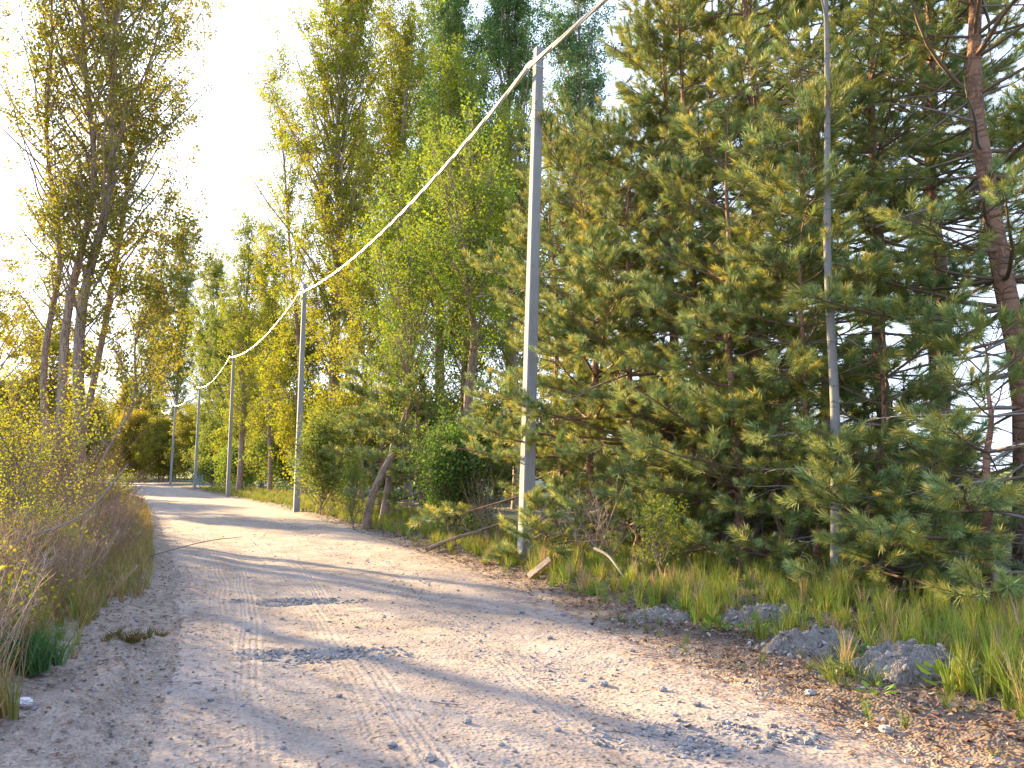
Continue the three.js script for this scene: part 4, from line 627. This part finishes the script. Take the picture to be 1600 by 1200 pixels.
  plant('taller broadleaf plant at the foot of the gravelly clod', 2.72, -5.1, 0.15, pl[1]); plant('small broadleaf plant on the dead leaves closest to the road', 2.2, -4.9, 0.08, pl[0]); plant('broadleaf plant between the two grey clods', 2.5, -5.95, 0.1, pl[0]); plant('broadleaf plant in the litter below and right of the gravelly clod', 2.95, -4.95, 0.12, pl[1]); plant('small broadleaf plant by the needle strip far up the verge', 0.85, -9.0, 0.1, pl[1]);
  // grass clumps that stand out
  const clump = (label, x, z, h, c, n, g) => { const l = []; for (let k = 0; k < n; k++) l.push([placed(V(rr(-0.16, 0.16), 0, rr(-0.16, 0.16)), V(rr(-0.3, 0.3), 1, rr(-0.3, 0.3)).normalize(), R() * 6.28, 0.42, h * rr(0.6, 1.15), 0.42), vary(c, 0.2)]); const t = thing('grass_clump', label, 'grass clump', [x, groundY(x, z), z]); instanced('blades', g, M.grass, l, t); };
  clump('dark green clump of long grass on the left bank', -3.15, -5.3, 0.36, [0.10, 0.20, 0.06], 40, GRASS[1]);
  clump('dark green grass clump at the left picture edge beside the longer one', -3.32, -5.05, 0.26, [0.12, 0.22, 0.06], 34, GRASS[0]);
  clump('small mossy tuft on the sandy left road edge', -2.98, -6.35, 0.10, [0.15, 0.13, 0.03], 12, GRASS[2]);
  clump('bright grass clump between the clods and the road', 2.2, -5.35, 0.22, [0.17, 0.22, 0.04], 8, GRASS[1]);
  clump('sunlit tall grass clump in front of the grey aspen', 3.0, -7.5, 0.42, [0.2, 0.22, 0.035], 14, GRASS[2]);
}
// ---------------------------------------------------------------- shrubs on the left bank
function twigShrub(s, h, n, spread, r0, depth = 3) {
  R = rng(s); const mb = new MB(), tips = [];
  const grow = (p, d, l, r, k) => { const pts = [p], n3_ = 3; for (let j = 0; j < n3_; j++) { d = d.clone().add(V(rr(-0.2, 0.2), rr(-0.05, 0.12), rr(-0.2, 0.2))).normalize(); pts.push(pts[j].clone().addScaledVector(d, l / n3_)); } mb.tube(pts, [r, r * 0.82, r * 0.66, r * 0.45], k > 1 ? 5 : 3); if (k <= 0) { tips.push([pts[3], d, pts[1]]); return; } const m = k > 1 ? 4 : 3; for (let j = 0; j < m; j++) { const f = 1 + Math.floor(R() * 3); grow(pts[f].clone(), d.clone().add(rdir(0.3).multiplyScalar(0.75)).normalize(), l * rr(0.45, 0.75), r * 0.5, k - 1); } };
  for (let k = 0; k < n; k++) { const a = R() * 6.28; grow(V(0.12 * Math.cos(a), -0.04, 0.12 * Math.sin(a)), V(Math.cos(a) * spread, 1, Math.sin(a) * spread).normalize(), h * rr(0.35, 0.6), r0 * rr(0.7, 1.1), depth); }
  return { g: mb.build(), tips };
}
{
  const A = [twigShrub(901, 1.6, 7, 0.5, 0.012), twigShrub(902, 1.9, 8, 0.45, 0.013), twigShrub(903, 1.3, 6, 0.6, 0.01)];
  const bare = [[-0.555, 14.2, 1, 1.25, 'large bare reddish brown shrub in front of the clump trunks'], [-0.535, 13.0, 0, 1.05, 'bare twiggy shrub between the clump trunks and the road'], [-0.575, 13.2, 0, 1.0, 'bare brown shrub below the second clump trunk'], [-0.52, 12.2, 2, 0.9, 'small bare shrub at the outer edge of the left bank'], [-0.60, 11.4, 1, 0.75, 'bare branched shrub behind the leafy left bushes'], [-0.555, 10.6, 2, 0.8, 'low bare shrub in the middle of the left bank'], [-0.53, 15.5, 1, 1.0, 'bare shrub close to the road below the small leaning tree'], [-0.50, 20, 0, 1.2, 'far bare shrub on the left bank beyond the clump'], [-0.615, 15.5, 1, 1.1, 'bare shrub below the leftmost clump trunk']];
  for (const [k, d, v, s, label] of bare) { const [x, z] = spot(k, d), t = thing('bare_shrub', label, 'shrub', [x, groundY(x, z), z], 'bare shrubs on the left bank', k * 40); t.scale.setScalar(s); mesh('branches', A[v].g, M.redTwig, t); }
  const leafyS = [[-0.64, 9.2, 1, 1.2, 'large yellow leafed shrub at the left picture edge'], [-0.625, 7.4, 0, 0.72, 'leafy shrub with golden buds closest to the camera on the left bank'], [-0.605, 12.6, 0, 1.05, 'yellow green leafy shrub left of the bare shrubs'], [-0.655, 12.0, 1, 1.25, 'tall leafy shrub behind the large one at the left edge'], [-0.575, 9.6, 2, 0.75, 'low golden leafed shrub in the middle of the left bank'], [-0.63, 16, 1, 1.25, 'leafy shrub under the leftmost clump trunk'], [-0.515, 16.5, 2, 1.1, 'small leafy shrub at the road edge below the clump']];
  R = rng(950);
  for (const [k, d, v, s, label] of leafyS) {
    const [x, z] = spot(k, d), t = thing('leafy_shrub', label, 'shrub', [x, groundY(x, z), z], 'leafy shrubs on the left bank', k * 77); t.scale.setScalar(s); mesh('branches', A[v].g, M.twig, t);
    const l = []; for (const [p, dd, m] of A[v].tips) { if (R() < 0.45) continue; l.push([placed(p, dd, R() * 6.28, rr(0.6, 1.1)), vary(between(YEL, LIME), 0.25)]); if (R() < 0.5) l.push([placed(m, rdir(0.6), R() * 6.28, rr(0.5, 0.9)), vary(between(YEL, LIME), 0.25)]); }
    instanced('foliage', SPRIG.weed[0], M.leaf, l, t);
  }
}
{
  const B = [twigShrub(971, 1.1, 6, 1.1, 0.009), twigShrub(972, 1.3, 5, 0.9, 0.011), twigShrub(973, 0.9, 7, 1.4, 0.008)];
  [[0.10, 11.6, 0, 'heap of bare twigs right of the nearest pole'], [0.135, 11.2, 1, 'pale dead brush hanging over the curved dry branch'], [0.165, 12.2, 2, 'grey dead brush in the shade behind the curved dry branch'], [0.205, 11.4, 0, 'tangle of dead brush behind the little sapling'], [0.25, 11.0, 1, 'dead brush at the foot of the orange striped pine'], [0.30, 10.3, 2, 'dead brush in the dark gap left of the grey aspen'], [0.345, 10.2, 0, 'grey dead brush just left of the grey aspen trunk'], [0.45, 9.6, 1, 'dead brush in the dark gap right of the grey aspen'], [0.52, 9.0, 2, 'dead brush below the low bushy pine'], [0.60, 8.4, 0, 'dead brush at the right picture edge under the bushy pine'], [0.40, 11.5, 1, 'dead brush deep behind the grey aspen'], [-0.02, 14.2, 2, 'thin dead brush over the mossy log'], [0.57, 8.9, 0, 'dead brush in front of the thick red pine'], [0.12, 13.2, 1, 'dark brush under the golden young pine'], [0.18, 13.6, 0, 'dark brush under the pine with cones'], [0.235, 13.0, 2, 'dark brush at the back of the orange striped pine'], [0.285, 12.6, 1, 'dark brush below the reddish pine'], [0.335, 12.4, 0, 'dark brush in the back left of the grey aspen'], [0.43, 10.8, 2, 'dark brush before the left dark trunk'], [0.49, 10.6, 1, 'dark brush before the right dark trunk'], [0.08, 12.8, 2, 'brush of fine twigs beside the pole seedling']].forEach(([k, d, v, label], i) => { const [x, z] = spot(k, d), t = thing('dead_brush', label, 'dead brush', [x, groundY(x, z), z], 'dead brush under the pines', i * 1.3); t.scale.setScalar(i > 12 ? 1.5 : 1.1); mesh('branches', B[v].g, i > 12 ? M.twig : i % 3 === 1 ? M.paleTwig : M.deadTwig, t); });
}
scene.traverse((o) => { if (o.isMesh) { o.castShadow = true; o.receiveShadow = true; } });
renderer.render(scene, camera);
